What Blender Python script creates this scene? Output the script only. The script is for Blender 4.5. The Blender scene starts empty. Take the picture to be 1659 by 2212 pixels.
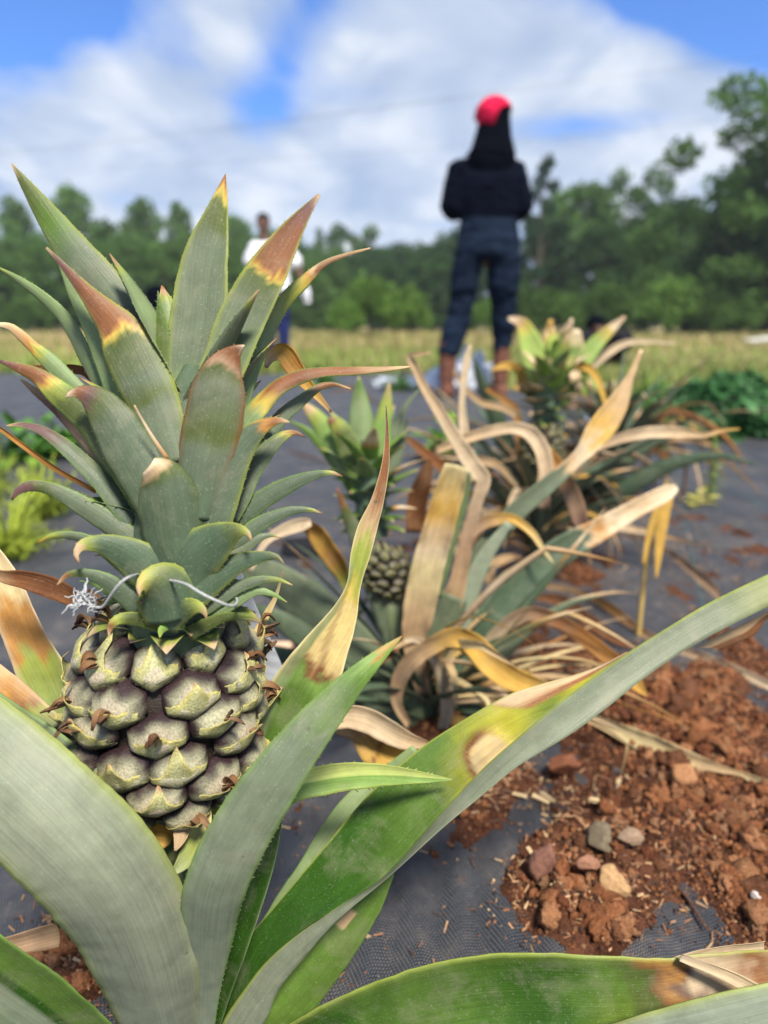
import bpy, math, random
import numpy as np
from mathutils import Vector, noise as MN
C = bpy.context.scene.collection
RND = random.Random(7)
# ------------------------------------------------------------------ camera frame
F = 1500.0; CU, CV = 829.5, 1106.0; PITCH = math.radians(15.0)
CAM = np.array([0.0, 0.0, 0.45])
FW = np.array([0, math.cos(PITCH), -math.sin(PITCH)])
UP = np.array([0, math.sin(PITCH), math.cos(PITCH)])
RT = np.array([1.0, 0, 0])
def ray(u, v): return FW + (u-CU)/F*RT - (v-CV)/F*UP
def P(u, v, d): return CAM + ray(u, v)*d
def G(u, v, z=0.0):
    r = ray(u, v); return CAM + r*((z-CAM[2])/r[2])
def GD(u, y, z=0.0):
    """world point at forward distance y, height z, in the column u of the view"""
    d = y*math.cos(PITCH) - (z-CAM[2])*math.sin(PITCH)
    return np.array([(u-CU)/F*d, y, z])
def ztop(v, y):
    return CAM[2] + y*math.tan(math.atan((CV-v)/F)-PITCH)
def norm(a):
    a = np.asarray(a, float); n = np.linalg.norm(a, axis=-1, keepdims=True); return a/np.maximum(n, 1e-12)
# ------------------------------------------------------------------ colours (linear reflectance)
K = dict(
 glau=(.142,.176,.108), glau2=(.100,.138,.082), pale=(.280,.325,.225), palel=(.225,.305,.135), green=(.105,.190,.030), dgreen=(.028,.085,.006),
 lgreen=(.200,.330,.070), ygreen=(.330,.380,.070), yellow=(.60,.46,.09), cream=(.82,.68,.36), tan=(.62,.42,.23), tanl=(.80,.63,.42),
 orange=(.50,.24,.06), gold=(.72,.44,.10), brown=(.21,.085,.040), dbrown=(.080,.035,.025), rust=(.27,.112,.045), pink=(.48,.31,.19),
 bluegr=(.078,.122,.070), purple=(.15,.075,.075), white=(.8,.8,.8), olive=(.10,.13,.035))
def col(c): return np.array(K[c] if isinstance(c, str) else c, float)
# ------------------------------------------------------------------ materials
MATS = {}
def nmat(name):
    m = bpy.data.materials.new(name); m.use_nodes = True
    nt = m.node_tree; b = nt.nodes['Principled BSDF']; MATS[name] = m
    return m, nt, b
def N(nt, t, **kw):
    n = nt.nodes.new(t)
    for k, v in kw.items():
        if k.startswith('i_'): n.inputs[k[2:].replace('_', ' ')].default_value = v
        elif isinstance(k, str): setattr(n, k, v)
    return n
def mixc(nt, mode, fac, a, b):
    n = nt.nodes.new('ShaderNodeMix'); n.data_type = 'RGBA'; n.blend_type = mode
    for sock, v in ((n.inputs[0], fac), (n.inputs[6], a), (n.inputs[7], b)):
        if hasattr(v, 'is_linked'): nt.links.new(v, sock)
        else: sock.default_value = v if not isinstance(v, tuple) or len(v) == 4 else (*v, 1)
    return n.outputs[2]
def ramp(nt, fac, stops):
    n = nt.nodes.new('ShaderNodeValToRGB'); cr = n.color_ramp
    while len(cr.elements) < len(stops): cr.elements.new(.5)
    for e, (p, c) in zip(cr.elements, stops):
        e.position = p; e.color = (c, c, c, 1) if isinstance(c, (int, float)) else (*c, 1)
    nt.links.new(fac, n.inputs[0]); return n.outputs[0]
def math_(nt, op, a, b=None, c=None):
    n = nt.nodes.new('ShaderNodeMath'); n.operation = op
    for s, v in zip(n.inputs, (a, b, c)):
        if v is None: continue
        if hasattr(v, 'is_linked'): nt.links.new(v, s)
        else: s.default_value = v
    return n.outputs[0]
def noise(nt, vec, scale, detail=3, rough=.5, dist=0):
    n = nt.nodes.new('ShaderNodeTexNoise'); n.inputs['Scale'].default_value = scale
    n.inputs['Detail'].default_value = detail; n.inputs['Roughness'].default_value = rough; n.inputs['Distortion'].default_value = dist
    if vec is not None: nt.links.new(vec, n.inputs['Vector'])
    return n.outputs[0]
def scaled(nt, vec, s):
    n = nt.nodes.new('ShaderNodeMapping'); n.inputs['Scale'].default_value = s
    nt.links.new(vec, n.inputs[0]); return n.outputs[0]
def bump(nt, b, h, strength, dist):
    n = nt.nodes.new('ShaderNodeBump'); n.inputs['Strength'].default_value = strength; n.inputs['Distance'].default_value = dist
    nt.links.new(h, n.inputs['Height']); nt.links.new(n.outputs[0], b.inputs['Normal'])
def attr(nt):
    a = nt.nodes.new('ShaderNodeAttribute'); a.attribute_name = 'Col'; return a.outputs[0]
def leafmat(name, rough, streak, spec=.4, bumpd=.0004):
    m, nt, b = nmat(name)
    uv = N(nt, 'ShaderNodeUVMap').outputs[0]; tc = N(nt, 'ShaderNodeTexCoord').outputs['Object']
    st = noise(nt, scaled(nt, uv, (900, 9, 1)), 1, 3, .6)
    st2 = noise(nt, scaled(nt, uv, (260, 22, 1)), 1, 4, .65)
    mo = noise(nt, tc, 90, 4, .6); sp = noise(nt, tc, 900, 2, .6)
    c = mixc(nt, 'MULTIPLY', 1.0, attr(nt), ramp(nt, st, [(.3, 1-streak), (.7, 1+streak*.3)]))
    c = mixc(nt, 'MULTIPLY', 1.0, c, ramp(nt, st2, [(.28, 1-streak*.8), (.62, 1.0)]))
    c = mixc(nt, 'MULTIPLY', 1.0, c, ramp(nt, mo, [(.3, .78), (.7, 1.0)]))
    c = mixc(nt, 'MIX', math_(nt, 'MULTIPLY', ramp(nt, sp, [(.62, 0.0), (.72, 1.0)]), .18), c, (.55, .6, .5))
    vo = N(nt, 'ShaderNodeTexVoronoi'); vo.inputs['Scale'].default_value = 55; nt.links.new(tc, vo.inputs['Vector'])
    spots = ramp(nt, vo.outputs['Distance'], [(.0, 1.0), (.05, 1.0), (.08, 0.0)])
    sel = ramp(nt, noise(nt, tc, 23, 2), [(.55, 0.0), (.62, .6)])
    c = mixc(nt, 'MIX', math_(nt, 'MULTIPLY', spots, sel), c, (.07, .06, .03))
    du = noise(nt, tc, 38, 6, .7, .6); c = mixc(nt, 'MIX', math_(nt, 'MULTIPLY', ramp(nt, du, [(.50, 0.0), (.64, 1.0)]), .20), c, (.30, .27, .19))
    sc_ = noise(nt, scaled(nt, uv, (420, 40, 1)), 1, 6, .8, 1.5); c = mixc(nt, 'MIX', math_(nt, 'MULTIPLY', ramp(nt, sc_, [(.66, 0.0), (.70, 1.0)]), .35), c, (.16, .14, .08))
    nt.links.new(c, b.inputs['Base Color'])
    nt.links.new(math_(nt, 'MULTIPLY_ADD', mo, .3, rough-.15), b.inputs['Roughness'])
    b.inputs['Specular IOR Level'].default_value = spec
    h = math_(nt, 'ADD', st, math_(nt, 'MULTIPLY', st2, .8))
    bump(nt, b, h, .55, bumpd)
    return m
M_LEAF = leafmat('leaf_skin', .50, .17, .25)
M_DRY = leafmat('dry_leaf_skin', .80, .27, .12, .0010)
def vcmat(name, rough=.7, spec=.3, ns=40, amt=.25, bd=.002, bs=.4):
    m, nt, b = nmat(name); tc = N(nt, 'ShaderNodeTexCoord').outputs['Object']
    n = noise(nt, tc, ns, 5, .65)
    c = mixc(nt, 'MULTIPLY', 1.0, attr(nt), ramp(nt, n, [(.3, 1-amt), (.7, 1+amt*.4)]))
    nt.links.new(c, b.inputs['Base Color']); b.inputs['Roughness'].default_value = rough
    b.inputs['Specular IOR Level'].default_value = spec
    bump(nt, b, n, bs, bd); return m
M_FRUIT = vcmat('fruit_skin', .50, .35, 900, .5, .0008, .8)
M_FOL = vcmat('foliage', .75, .1, .8, .3, .02, .2)
def translucent(m, fac):
    nt = m.node_tree; b = nt.nodes['Principled BSDF']; t = nt.nodes.new('ShaderNodeBsdfTranslucent'); x = nt.nodes.new('ShaderNodeMixShader'); x.inputs[0].default_value = fac
    nt.links.new(b.inputs['Base Color'].links[0].from_socket, t.inputs[0]); nt.links.new(b.outputs[0], x.inputs[1]); nt.links.new(t.outputs[0], x.inputs[2]); nt.links.new(x.outputs[0], nt.nodes['Material Output'].inputs[0])
translucent(M_FOL, .42); translucent(M_DRY, .3); translucent(M_LEAF, .10)
M_GRASS = vcmat('grass_blade', .8, .15, .35, .4, .01, .2)
M_HERB = vcmat('herb_leaf', .6, .3, 60, .3, .001)
M_BARK = vcmat('bark', .9, .15, 6, .4, .03, .8)
M_CLOD = vcmat('clod', .95, .06, 500, .55, .0030, 1.0)
M_STONE = vcmat('stone', .8, .3, 300, .35, .0012, .7)
def cloth(name, c, ns=30, amt=.25, rough=.85, spec=.15):
    m, nt, b = nmat(name); tc = N(nt, 'ShaderNodeTexCoord').outputs['Object']
    n = noise(nt, tc, ns, 5, .6); w = noise(nt, scaled(nt, tc, (9, 9, 22)), 1, 3, .6, .8)
    cc = mixc(nt, 'MULTIPLY', 1.0, (*c, 1), ramp(nt, n, [(.3, 1-amt), (.7, 1+amt)]))
    nt.links.new(cc, b.inputs['Base Color']); b.inputs['Roughness'].default_value = rough
    b.inputs['Specular IOR Level'].default_value = spec
    bump(nt, b, w, .9, .03); return m
# ------------------------------------------------------------------ mesh helpers
def link(o): C.objects.link(o); return o
def tag(o, label=None, cat=None, group=None, kind=None):
    if label: o['label'] = label
    if cat: o['category'] = cat
    if group: o['group'] = group
    if kind: o['kind'] = kind
    return o
def empty(name, loc, label, cat, group=None):
    o = bpy.data.objects.new(name, None); link(o); o.location = Vector(loc); o.empty_display_size = .05
    return tag(o, label, cat, group)
def mesh(name, V, Fc, mat, parent=None, cols=None, uvs=None, smooth=True):
    """V world coords; made local to the parent's location"""
    V = np.asarray(V, float)
    if parent is not None:
        off = np.array(parent.location) if parent.type == 'EMPTY' else np.array(parent.get('_o', (0, 0, 0)))
        org = off
    else: org = np.zeros(3)
    me = bpy.data.meshes.new(name); me.from_pydata([tuple(x) for x in (V-org)], [], [tuple(int(i) for i in f) for f in Fc])
    if mat: me.materials.append(mat)
    if cols is not None:
        a = me.color_attributes.new('Col', 'FLOAT_COLOR', 'POINT')
        c4 = np.ones((len(V), 4), 'f'); c4[:, :3] = np.clip(cols, 0, 1); a.data.foreach_set('color', c4.ravel())
    if uvs is not None:
        ul = me.uv_layers.new(name='UVMap'); idx = np.zeros(len(me.loops), 'i'); me.loops.foreach_get('vertex_index', idx)
        ul.data.foreach_set('uv', np.asarray(uvs, 'f')[idx].ravel())
    if smooth: me.polygons.foreach_set('use_smooth', [True]*len(me.polygons))
    o = bpy.data.objects.new(name, me); link(o)
    if parent is not None:
        o.parent = parent
        if parent.type == 'MESH': pass
    return o
def catmull(pts, n):
    pts = np.asarray(pts, float); k = len(pts)
    seg = np.linalg.norm(np.diff(pts[:, :2] if pts.shape[1] > 3 else pts, axis=0), axis=1); seg = np.maximum(seg, 1e-6)
    cum = np.concatenate([[0], np.cumsum(seg)]); T = np.linspace(0, cum[-1], n); out = []
    ext = np.vstack([2*pts[0]-pts[1], pts, 2*pts[-1]-pts[-2]])
    ks = np.concatenate([[-seg[0]], cum, [cum[-1]+seg[-1]]])
    for t in T:
        i = min(max(np.searchsorted(cum, t, 'right')-1, 0), k-2)
        p0, p1, p2, p3 = ext[i:i+4]; t0, t1, t2, t3 = ks[i:i+4]
        m1 = (p2-p0)/(t2-t0); m2 = (p3-p1)/(t3-t1); h = t2-t1; x = (t-t1)/h
        out.append((2*x**3-3*x*x+1)*p1+(x**3-2*x*x+x)*h*m1+(-2*x**3+3*x*x)*p2+(x**3-x*x)*h*m2)
    return np.array(out)
def grad(stops, t, base):
    for (a, ca), (b, cb) in zip(stops, stops[1:]):
        if t <= b:
            x = 0 if b == a else max(0, (t-a)/(b-a))
            A = base if ca is None else col(ca); B = base if cb is None else col(cb)
            return A*(1-x)+B*x
    c = stops[-1][1]; return base if c is None else col(c)
def ribbon_data(Pp, W, front, back, stops=None, curl=-.12, thick=.0007, spines=0, margin=None, m=6, seed=0, wave=.03, cfun=None, fold=0, splen=.0014, towards=None):
    """Pp centreline (n,3), tip first; W full-width vectors (n,3). Returns V,F,cols,uvs of a closed thin blade"""
    n = len(Pp); T = norm(np.gradient(Pp, axis=0)); Wn = norm(W); wl = np.linalg.norm(W, axis=1)
    Nn = norm(np.cross(Wn, T))
    tw = (CAM-Pp[n//2]) if towards is None else np.asarray(towards, float)
    if np.dot(Nn[n//2], tw) < 0: Nn = -Nn
    L = np.concatenate([[0], np.cumsum(np.linalg.norm(np.diff(Pp, axis=0), axis=1))])
    S = np.linspace(-1, 1, 2*m+1); V = []; Cc = []; U = []
    fb = col(front); bb = col(back); mg = col(margin) if margin is not None else None
    stops = stops or [(0, None), (1, None)]
    for side in (0, 1):
        for i in range(n):
            t = L[i]/L[-1]
            for s in S:
                e = MN.noise(Vector((L[i]*60+seed*3.1, s*1.3, seed*1.7)))
                e2 = MN.noise(Vector((L[i]*150, s*2+seed, seed*2.7)))
                off = curl*wl[i]*s*s + wave*wl[i]*(e*abs(s)**1.5+.35*e2*s*s) + fold*wl[i]*abs(s)
                th = thick*(1-.5*abs(s)) if wl[i] > thick*3 else thick*.4
                p = Pp[i]+W[i]*.5*s*(1+.03*e2)+Nn[i]*(off+(th/2 if side == 0 else -th/2))
                V.append(p); U.append((s*wl[i]*.5, L[i]))
                base = fb if side == 0 else bb
                tn = t+.030*e+.028*e2+.016*MN.noise(Vector((s*9, seed*1.9, t*3)))+.035*(s*s-.5)*MN.noise(Vector((seed*5.3, 2, s)))*2
                c = grad(stops, min(max(tn, 0), 1), base)
                if cfun: c = cfun(t, s, side, c)
                if mg is not None: c = c*(1-abs(s)**10*.8)+mg*(abs(s)**10*.8)
                Cc.append(c*(1+.10*MN.noise(Vector((L[i]*25, s*1.5, seed*4.)))))
    V = list(V); k = 2*m+1; Fc = []
    o2 = n*k
    for i in range(n-1):
        for j in range(k-1):
            a = i*k+j; Fc.append((a, a+1, a+1+k, a+k)); b = a+o2; Fc.append((b, b+k, b+1+k, b+1))
        a = i*k; Fc.append((a, a+k, a+k+o2, a+o2)); a = i*k+k-1; Fc.append((a, a+o2, a+k+o2, a+k))
    for i in (0, n-1):
        for j in range(k-1):
            a = i*k+j; f = (a, a+o2, a+o2+1, a+1); Fc.append(f if i == 0 else f[::-1])
    if spines:
        r = random.Random(seed)
        for sg in (-1, 1):
            x = .004
            while x < L[-1]*.93:
                i = min(int(np.searchsorted(L, x)), n-2); j = 0 if sg < 0 else k-1
                b = (np.array(V[i*k+j])+np.array(V[i*k+j+o2]))/2; ln = splen*r.uniform(.6, 1.2)
                if wl[i] < .004: x += .003; continue
                tip = b+Wn[i]*sg*ln-T[i]*ln*.9; w = ln*.28
                q = len(V)
                V += [b+T[i]*w*1.6, b-T[i]*w*1.4, b+Nn[i]*w*.8, tip]
                cc = Cc[i*k+j]*1.2+.04; tc_ = col('ygreen')*.9 if r.random() < .7 else col('rust')
                Cc += [cc, cc, cc, tc_]; U += [(0, L[i])]*4
                Fc += [(q, q+1, q+3), (q+1, q+2, q+3), (q+2, q, q+3)]
                x += spines*r.uniform(.6, 1.4)
    return V, Fc, Cc, U
SEED = [0]
def leaf(parent, name, pts, front='glau', back='green', stops=None, curl=-.12, spines=0, margin=None, tilt=0, dry=False, n=None, label=None, extra=None, wave=.03, thick=.0007, m=6, cfun=None, fold=0, dd=0, splen=.0014):
    """pts (u, v, depth, width[, tilt]) tip first: the blade's path read off the view and set at its own depth"""
    SEED[0] += 1; sd = SEED[0]
    A = np.array([(p[0], p[1], p[2]+dd, p[3], math.radians(p[4] if len(p) > 4 else tilt)) for p in pts], float)
    ln = np.sum(np.linalg.norm(np.diff(A[:, :2], axis=0), axis=1))
    n = n or int(min(max(ln/9, 14), 90))
    R = catmull(A, n); R[:, 3] = np.maximum(R[:, 3], 1.2)
    Pp = np.array([P(*r[:3]) for r in R])
    d2 = np.gradient(R[:, :2], axis=0); d2 = norm(d2)
    W = []
    for r, d in zip(R, d2):
        perp = RT*(-d[1])-UP*d[0]; vw = norm(ray(r[0], r[1]))
        W.append((math.cos(r[4])*perp+math.sin(r[4])*vw)*r[3]*r[2]/F)
    W = np.array(W)
    for _ in range(2): W[1:-1] = (W[:-2]+2*W[1:-1]+W[2:])/4
    dat = ribbon_data(Pp, W, front, back, stops, curl, thick, spines, margin, m, sd, wave, cfun, fold, splen)
    if extra:
        V, Fc, Cc, U = dat; V2, F2, C2, U2 = extra; k = len(V)
        dat = (V+list(V2), Fc+[tuple(i+k for i in f) for f in F2], Cc+list(C2), U+list(U2))
    o = mesh(name, dat[0], dat[1], M_DRY if dry else M_LEAF, parent, dat[2], dat[3])
    if label: o['label'] = label
    return o
def arc_leaf(parent, name, base, az, length, e0, e1, width, front='bluegr', back='pale', stops=None, curl=.18, kink=None, dry=False, roll=0, n=22, side=0, m=3, spines=0, tipw=.03):
    """a blade growing from base: azimuth az, elevation easing from e0 to e1 (deg) along it; returned tip first"""
    SEED[0] += 1; sd = SEED[0]; p = np.array(base, float); pts = [p.copy()]; dirs = []
    for i in range(n):
        t = i/(n-1); e = math.radians(e0+(e1-e0)*t**1.3); a = math.radians(az)+side*t
        if kink and t > kink[0]: e += math.radians(kink[1])
        d = np.array([math.cos(a)*math.cos(e), math.sin(a)*math.cos(e), math.sin(e)])
        dirs.append((d, a)); p = p+d*length/n; pts.append(p.copy())
    pts = np.array(pts[:n]); W = []
    for i, (d, a) in enumerate(dirs):
        t = i/(n-1); w = width*(min(1, .75+t*1.2) if t < .25 else 1)*max(tipw, (1-((t-.25)/.75)**2.1 if t > .25 else 1))
        sv = np.array([-math.sin(a), math.cos(a), 0]); u = norm(np.cross(d, sv)); rr = math.radians(roll)*t
        W.append((sv*math.cos(rr)+u*math.sin(rr))*w)
    up = np.cross(dirs[n//2][0], np.array([-math.sin(dirs[n//2][1]), math.cos(dirs[n//2][1]), 0]))
    dat = ribbon_data(pts[::-1], np.array(W)[::-1], front, back, stops, curl, .0007, spines, None, m, sd, .05, towards=up)
    return mesh(name, dat[0], dat[1], M_DRY if dry else M_LEAF, parent, dat[2], dat[3])
def tube_data(pts, rad, k=8, c=(.3, .3, .3), n=None):
    pts = np.asarray(pts, float); rad = np.asarray(rad if hasattr(rad, '__len__') else [rad]*len(pts), float)
    if n: R = catmull(np.hstack([pts, rad[:, None]]), n) if False else None
    if n:
        q = np.hstack([pts, rad[:, None]]); seg = np.linalg.norm(np.diff(pts, axis=0), axis=1); cum = np.concatenate([[0], np.cumsum(seg)])
        # smooth by corner cutting
        for _ in range(3):
            a = q[:-1]*.75+q[1:]*.25; b = q[:-1]*.25+q[1:]*.75
            q = np.vstack([q[:1], np.stack([a, b], 1).reshape(-1, 4), q[-1:]])
        pts, rad = q[:, :3], q[:, 3]
    T = norm(np.gradient(pts, axis=0)); ref = np.array([.13, .2, .97]); V = []; Fc = []
    for i in range(len(pts)):
        a = norm(np.cross(T[i], ref)); b = np.cross(T[i], a)
        for j in range(k):
            th = 2*math.pi*j/k; V.append(pts[i]+rad[i]*(a*math.cos(th)+b*math.sin(th)))
    for i in range(len(pts)-1):
        for j in range(k):
            Fc.append((i*k+j, i*k+(j+1) % k, (i+1)*k+(j+1) % k, (i+1)*k+j))
    Fc.append(tuple(range(k))[::-1]); q = (len(pts)-1)*k; Fc.append(tuple(range(q, q+k)))
    return V, Fc, [col(c)]*len(V)
def join(*ds):
    V, Fc, Cc = [], [], []
    for v, f, c in ds:
        k = len(V); V += list(v); Fc += [tuple(i+k for i in g) for g in f]; Cc += list(c)
    return V, Fc, Cc
def vnoise(x, y, seed=0):
    xi = np.floor(x).astype(int); yi = np.floor(y).astype(int); fx = x-xi; fy = y-yi
    fx = fx*fx*(3-2*fx); fy = fy*fy*(3-2*fy)
    def h(a, b):
        s = np.sin(a*127.1+b*311.7+seed*74.7)*43758.5453; return s-np.floor(s)
    return (h(xi, yi)*(1-fx)+h(xi+1, yi)*fx)*(1-fy)+(h(xi, yi+1)*(1-fx)+h(xi+1, yi+1)*fx)*fy
def fbm(x, y, seed=0, o=4):
    s = 0; a = .5
    for i in range(o): s = s+a*vnoise(x*2**i, y*2**i, seed+i*7); a *= .5
    return s/(1-.5**o)
CLOUDS = [(180,170,300,150,-8,.16),(80,520,300,160,0,.16),(900,330,520,220,12,.20),(1250,120,300,90,-20,.16),(600,560,500,160,0,.14),(1400,400,300,120,0,.16),
          (60,40,190,110,10,-.40),(610,130,70,230,-30,-.30),(1540,30,330,80,-22,-.42),(1280,265,330,34,6,-.24),(330,430,260,60,0,-.14),(80,560,300,70,0,-.16),(900,480,300,50,5,-.12)]
CLB = 5.7; SKYT = (.44, .68, 1.08, 1); SUNE = 3.9; EXPO = 1.02
HAZE = .0009
# ================================================================== PINEAPPLE FRUIT
GA = 2*math.pi/9.5      # nine and a half eyes to a turn
def fruit_cells(R, H, Nn):
    dy = H/Nn; ks = [k for k in range(-34, 35) if k]
    vs = []
    for k in ks:
        a = (k*GA+math.pi) % (2*math.pi)-math.pi; vs.append((a*R, k*dy*1.5))
    vs = np.array(vs); l2 = (vs**2).sum(1)
    gauge = lambda x, y: float(np.max(2*(x*vs[:, 0]+y*1.5*vs[:, 1])/l2))
    return dy, gauge
def make_fruit(plant, centre, R=.051, H=.112, Nn=58, seed=1, det=1, bracts=True, lean=(0, 0), ph=0.0, flowers=.55, dark=1.0):
    r = random.Random(seed); dy, gauge = fruit_cells(R, H, Nn); c0 = np.array(centre, float)
    def prof(z):
        t = (z/H+.5); return R*(.50+.50*min(1, (max(t, 0)/.30))**.55) if t < .30 else (R if t < .72 else R*(1-.30*((t-.72)/.28)**1.8))
    def S(th, z, h):
        rr = prof(z)+h; return c0+np.array([rr*math.cos(th)+lean[0]*z, rr*math.sin(th)+lean[1]*z, z])
    V, Fc = [], []; nz, nt_ = 16, 28
    for i in range(nz):
        z = -H/2+H*i/(nz-1)
        for j in range(nt_): V.append(S(2*math.pi*j/nt_, z, -.0035))
    for i in range(nz-1):
        for j in range(nt_): Fc.append((i*nt_+j, i*nt_+(j+1) % nt_, (i+1)*nt_+(j+1) % nt_, (i+1)*nt_+j))
    Fc += [tuple(range(nt_))[::-1], tuple(range((nz-1)*nt_, nz*nt_))]
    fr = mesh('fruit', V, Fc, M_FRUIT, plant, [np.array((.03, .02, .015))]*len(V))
    fr['_o'] = list(plant.location)
    HH = .0084*R/.051; nb = 30 if det else 14
    rings = [0, .25, .45, .62, .75, .85, .92, .97, 1.0] if det else [0, .5, .8, .95, 1.0]
    def dome(x, y):
        g = min(max(gauge(x, y), 0), 1); return HH*(1-g**4.2)**.8
    out = []
    for n in range(0, Nn+6):
        th0 = n*GA+ph+r.gauss(0, .045); z0 = -H/2+(n+.5)*dy+r.gauss(0, .0012)
        if det == 0 and math.sin(th0) > .45: continue
        V, Cc = [], []; q = r.uniform(-.3, .3); pinky = r.uniform(0, 1)
        for ri, rho in enumerate(rings):
            for j in range(nb):
                a = 2*math.pi*j/nb; x, y = math.cos(a), math.sin(a); g = gauge(x, y); x, y = x/g*rho, y/g*rho
                h = HH*(1-rho**4.2)**.8 - (.0009 if rho > .99 else 0)
                # a blunt ridge across the eye, its point a little below the middle
                yy = y/(.013*R/.051); xx = x/(.014*R/.051)
                h += HH*.30*math.exp(-(xx*xx*1.4+(yy+.15)**2*3))-HH*.10*math.exp(-((yy-.35)**2*8))*(1-rho)
                h += .0006*MN.noise(Vector((x*300, y*300, n*3.)))
                V.append(S(th0+x/R, z0+y, h))
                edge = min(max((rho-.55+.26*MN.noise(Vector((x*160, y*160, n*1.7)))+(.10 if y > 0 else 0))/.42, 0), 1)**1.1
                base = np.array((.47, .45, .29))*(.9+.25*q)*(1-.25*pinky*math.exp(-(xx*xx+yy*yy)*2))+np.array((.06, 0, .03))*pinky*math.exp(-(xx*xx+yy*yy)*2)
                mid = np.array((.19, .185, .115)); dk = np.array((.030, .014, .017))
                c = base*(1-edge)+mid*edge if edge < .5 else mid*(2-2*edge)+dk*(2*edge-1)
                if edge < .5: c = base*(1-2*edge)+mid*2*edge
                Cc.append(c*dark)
        Fc = []
        for i in range(len(rings)-1):
            for j in range(nb):
                Fc.append((i*nb+j, i*nb+(j+1) % nb, (i+1)*nb+(j+1) % nb, (i+1)*nb+j))
        if bracts:
            bw = .0192*R/.051; sk = r.uniform(-.15, .15); spike = (r.choice([.4, .7, 1.0, 1.3, 1.8]) if n < Nn-9 else r.uniform(1.6, 2.6))*.011*R/.051; lift = r.uniform(.5, 1.6)
            nx, ny = (25, 8) if det else (9, 4); o = len(V)
            for side in (0, 1):
                for i in range(nx):
                    s = -1+2*i/(nx-1); x = s*bw*.84
                    lo = -.002
                    while gauge(x, lo) < 1.02 and lo > -.03: lo -= .0008
                    pk = max(0, 1-abs(s-sk)/.42)**1.35
                    hi = lo+(.0118+.0014*MN.noise(Vector((s*4, n*2., 1))))*R/.051*(1-.45*abs(s)**3)+spike*pk*.9+.0014*math.cos(s*3.1)
                    for j in range(ny):
                        t = j/(ny-1); y = lo+(hi-lo)*t
                        h = dome(x, max(y, lo+.001))*(1-.1*t)+.0012*(1-abs(s)**4)+.0022*t*t*(1-abs(s)**3)+pk*t**2.2*.0062*lift+.0012*t*t*math.sin(s*7+n)
                        if abs(s) > .9: h -= .001
                        V.append(S(th0+x/R, z0+y, h-(.0007*(1-.6*t) if side else 0)))
                        body = np.array((.40, .40, .18))*(.75+.5*abs(MN.noise(Vector((s*14, t*2, n*1.3)))))+.05*pk
                        e = t**5*(.45+.9*abs(MN.noise(Vector((s*3, n*2.3, 5))))); e = min(e, 1); c = body*(1-e)+np.array((.55, .46, .12))*e
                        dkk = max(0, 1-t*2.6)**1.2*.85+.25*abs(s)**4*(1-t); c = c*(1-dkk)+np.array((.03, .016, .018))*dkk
                        if pk > .82 and t > .93: c = np.array((.35, .18, .10))
                        Cc.append(c*dark)
            kk = nx*ny
            for i in range(nx-1):
                for j in range(ny-1):
                    a = o+i*ny+j; Fc.append((a, a+ny, a+ny+1, a+1)); b = a+kk; Fc.append((b, b+1, b+ny+1, b+ny))
                a = o+i*ny+ny-1; Fc.append((a, a+ny, a+ny+kk, a+kk))
        f = mesh('fruitlet', V, Fc, M_FRUIT, fr, Cc); f.parent = fr
        if det and r.random() < flowers:
            V, Fc, Cc = [], [], []; zz = z0+r.uniform(-.002, .001)
            for kx in range(r.randint(2, 4)):
                th = th0+r.uniform(-.05, .05); b = S(th, zz, HH*.95)
                d = norm(np.array([math.cos(th), math.sin(th), r.uniform(.0, .9)])+np.array([r.uniform(-.5, .5) for _ in range(3)])*.5); L = r.uniform(.008, .016)
                sv = norm(np.cross(d, (r.uniform(-1, 1), r.uniform(-1, 1), 1.2)))
                pts = np.array([b+d*L*t+np.array([0, 0, .003*math.sin(t*3)])*kx for t in np.linspace(1, 0, 8)])
                ww = np.array([sv*.0042*(math.sin(math.pi*min(.97, t*.8+.1))) for t in np.linspace(0, 1, 8)])
                SEED[0] += 1
                v, g, c, u = ribbon_data(pts, ww, (.30, .15, .07), (.20, .09, .04), [(0, 'dbrown'), (.3, None), (1, 'tan')], .35, .0005, 0, None, 3, SEED[0], .2)
                k = len(V); V += v; Fc += [tuple(i+k for i in w) for w in g]; Cc += c
            mesh('dried_flower', V, Fc, M_DRY, fr, Cc)
    return fr
# ================================================================== FRONT PLANT
BASE1 = np.array([-.118, .335, 0.0])
plant1 = empty('pineapple_plant', BASE1, 'large foreground pineapple plant with a fruit and white string round its crown', 'plant', 'pineapple plants in a row')
FC = P(366, 1536, .388)
make_fruit(plant1, FC, R=.0450, H=.101, Nn=57, seed=11, lean=(.02, .14), ph=.55)
V, Fc, Cc = tube_data([BASE1+np.array([0, 0, -.01]), BASE1+np.array([.002, .005, .10]), FC+np.array([0, 0, -.052])], [.020, .013, .017], 14, (.20, .25, .12), 5)
mesh('stem', V, Fc, M_LEAF, plant1, Cc, [(0, 0)]*len(V))
crown = mesh('crown', *tube_data([P(380, 1375, .372), P(388, 1290, .366), P(398, 1150, .358), P(405, 1000, .352), P(412, 860, .350), P(415, 790, .350)], [.024, .029, .026, .020, .012, .004], 16, (.10, .15, .09), 5)[:2], M_LEAF, plant1, None)
_n = len(crown.data.vertices); a_ = crown.data.color_attributes.new('Col', 'FLOAT_COLOR', 'POINT'); a_.data.foreach_set('color', [.10, .15, .09, 1]*_n)
crown.data.uv_layers.new(name='UVMap'); crown['_o'] = list(plant1.location)
TB = [(0, 'rust'), (.03, 'orange'), (.07, 'yellow'), (.12, 'green'), (.2, 'glau2'), (.34, None), (1, 'lgreen')]
TY = [(0, 'tan'), (.05, 'olive'), (.12, 'olive'), (.22, 'green'), (.34, None), (1, None)]
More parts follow.
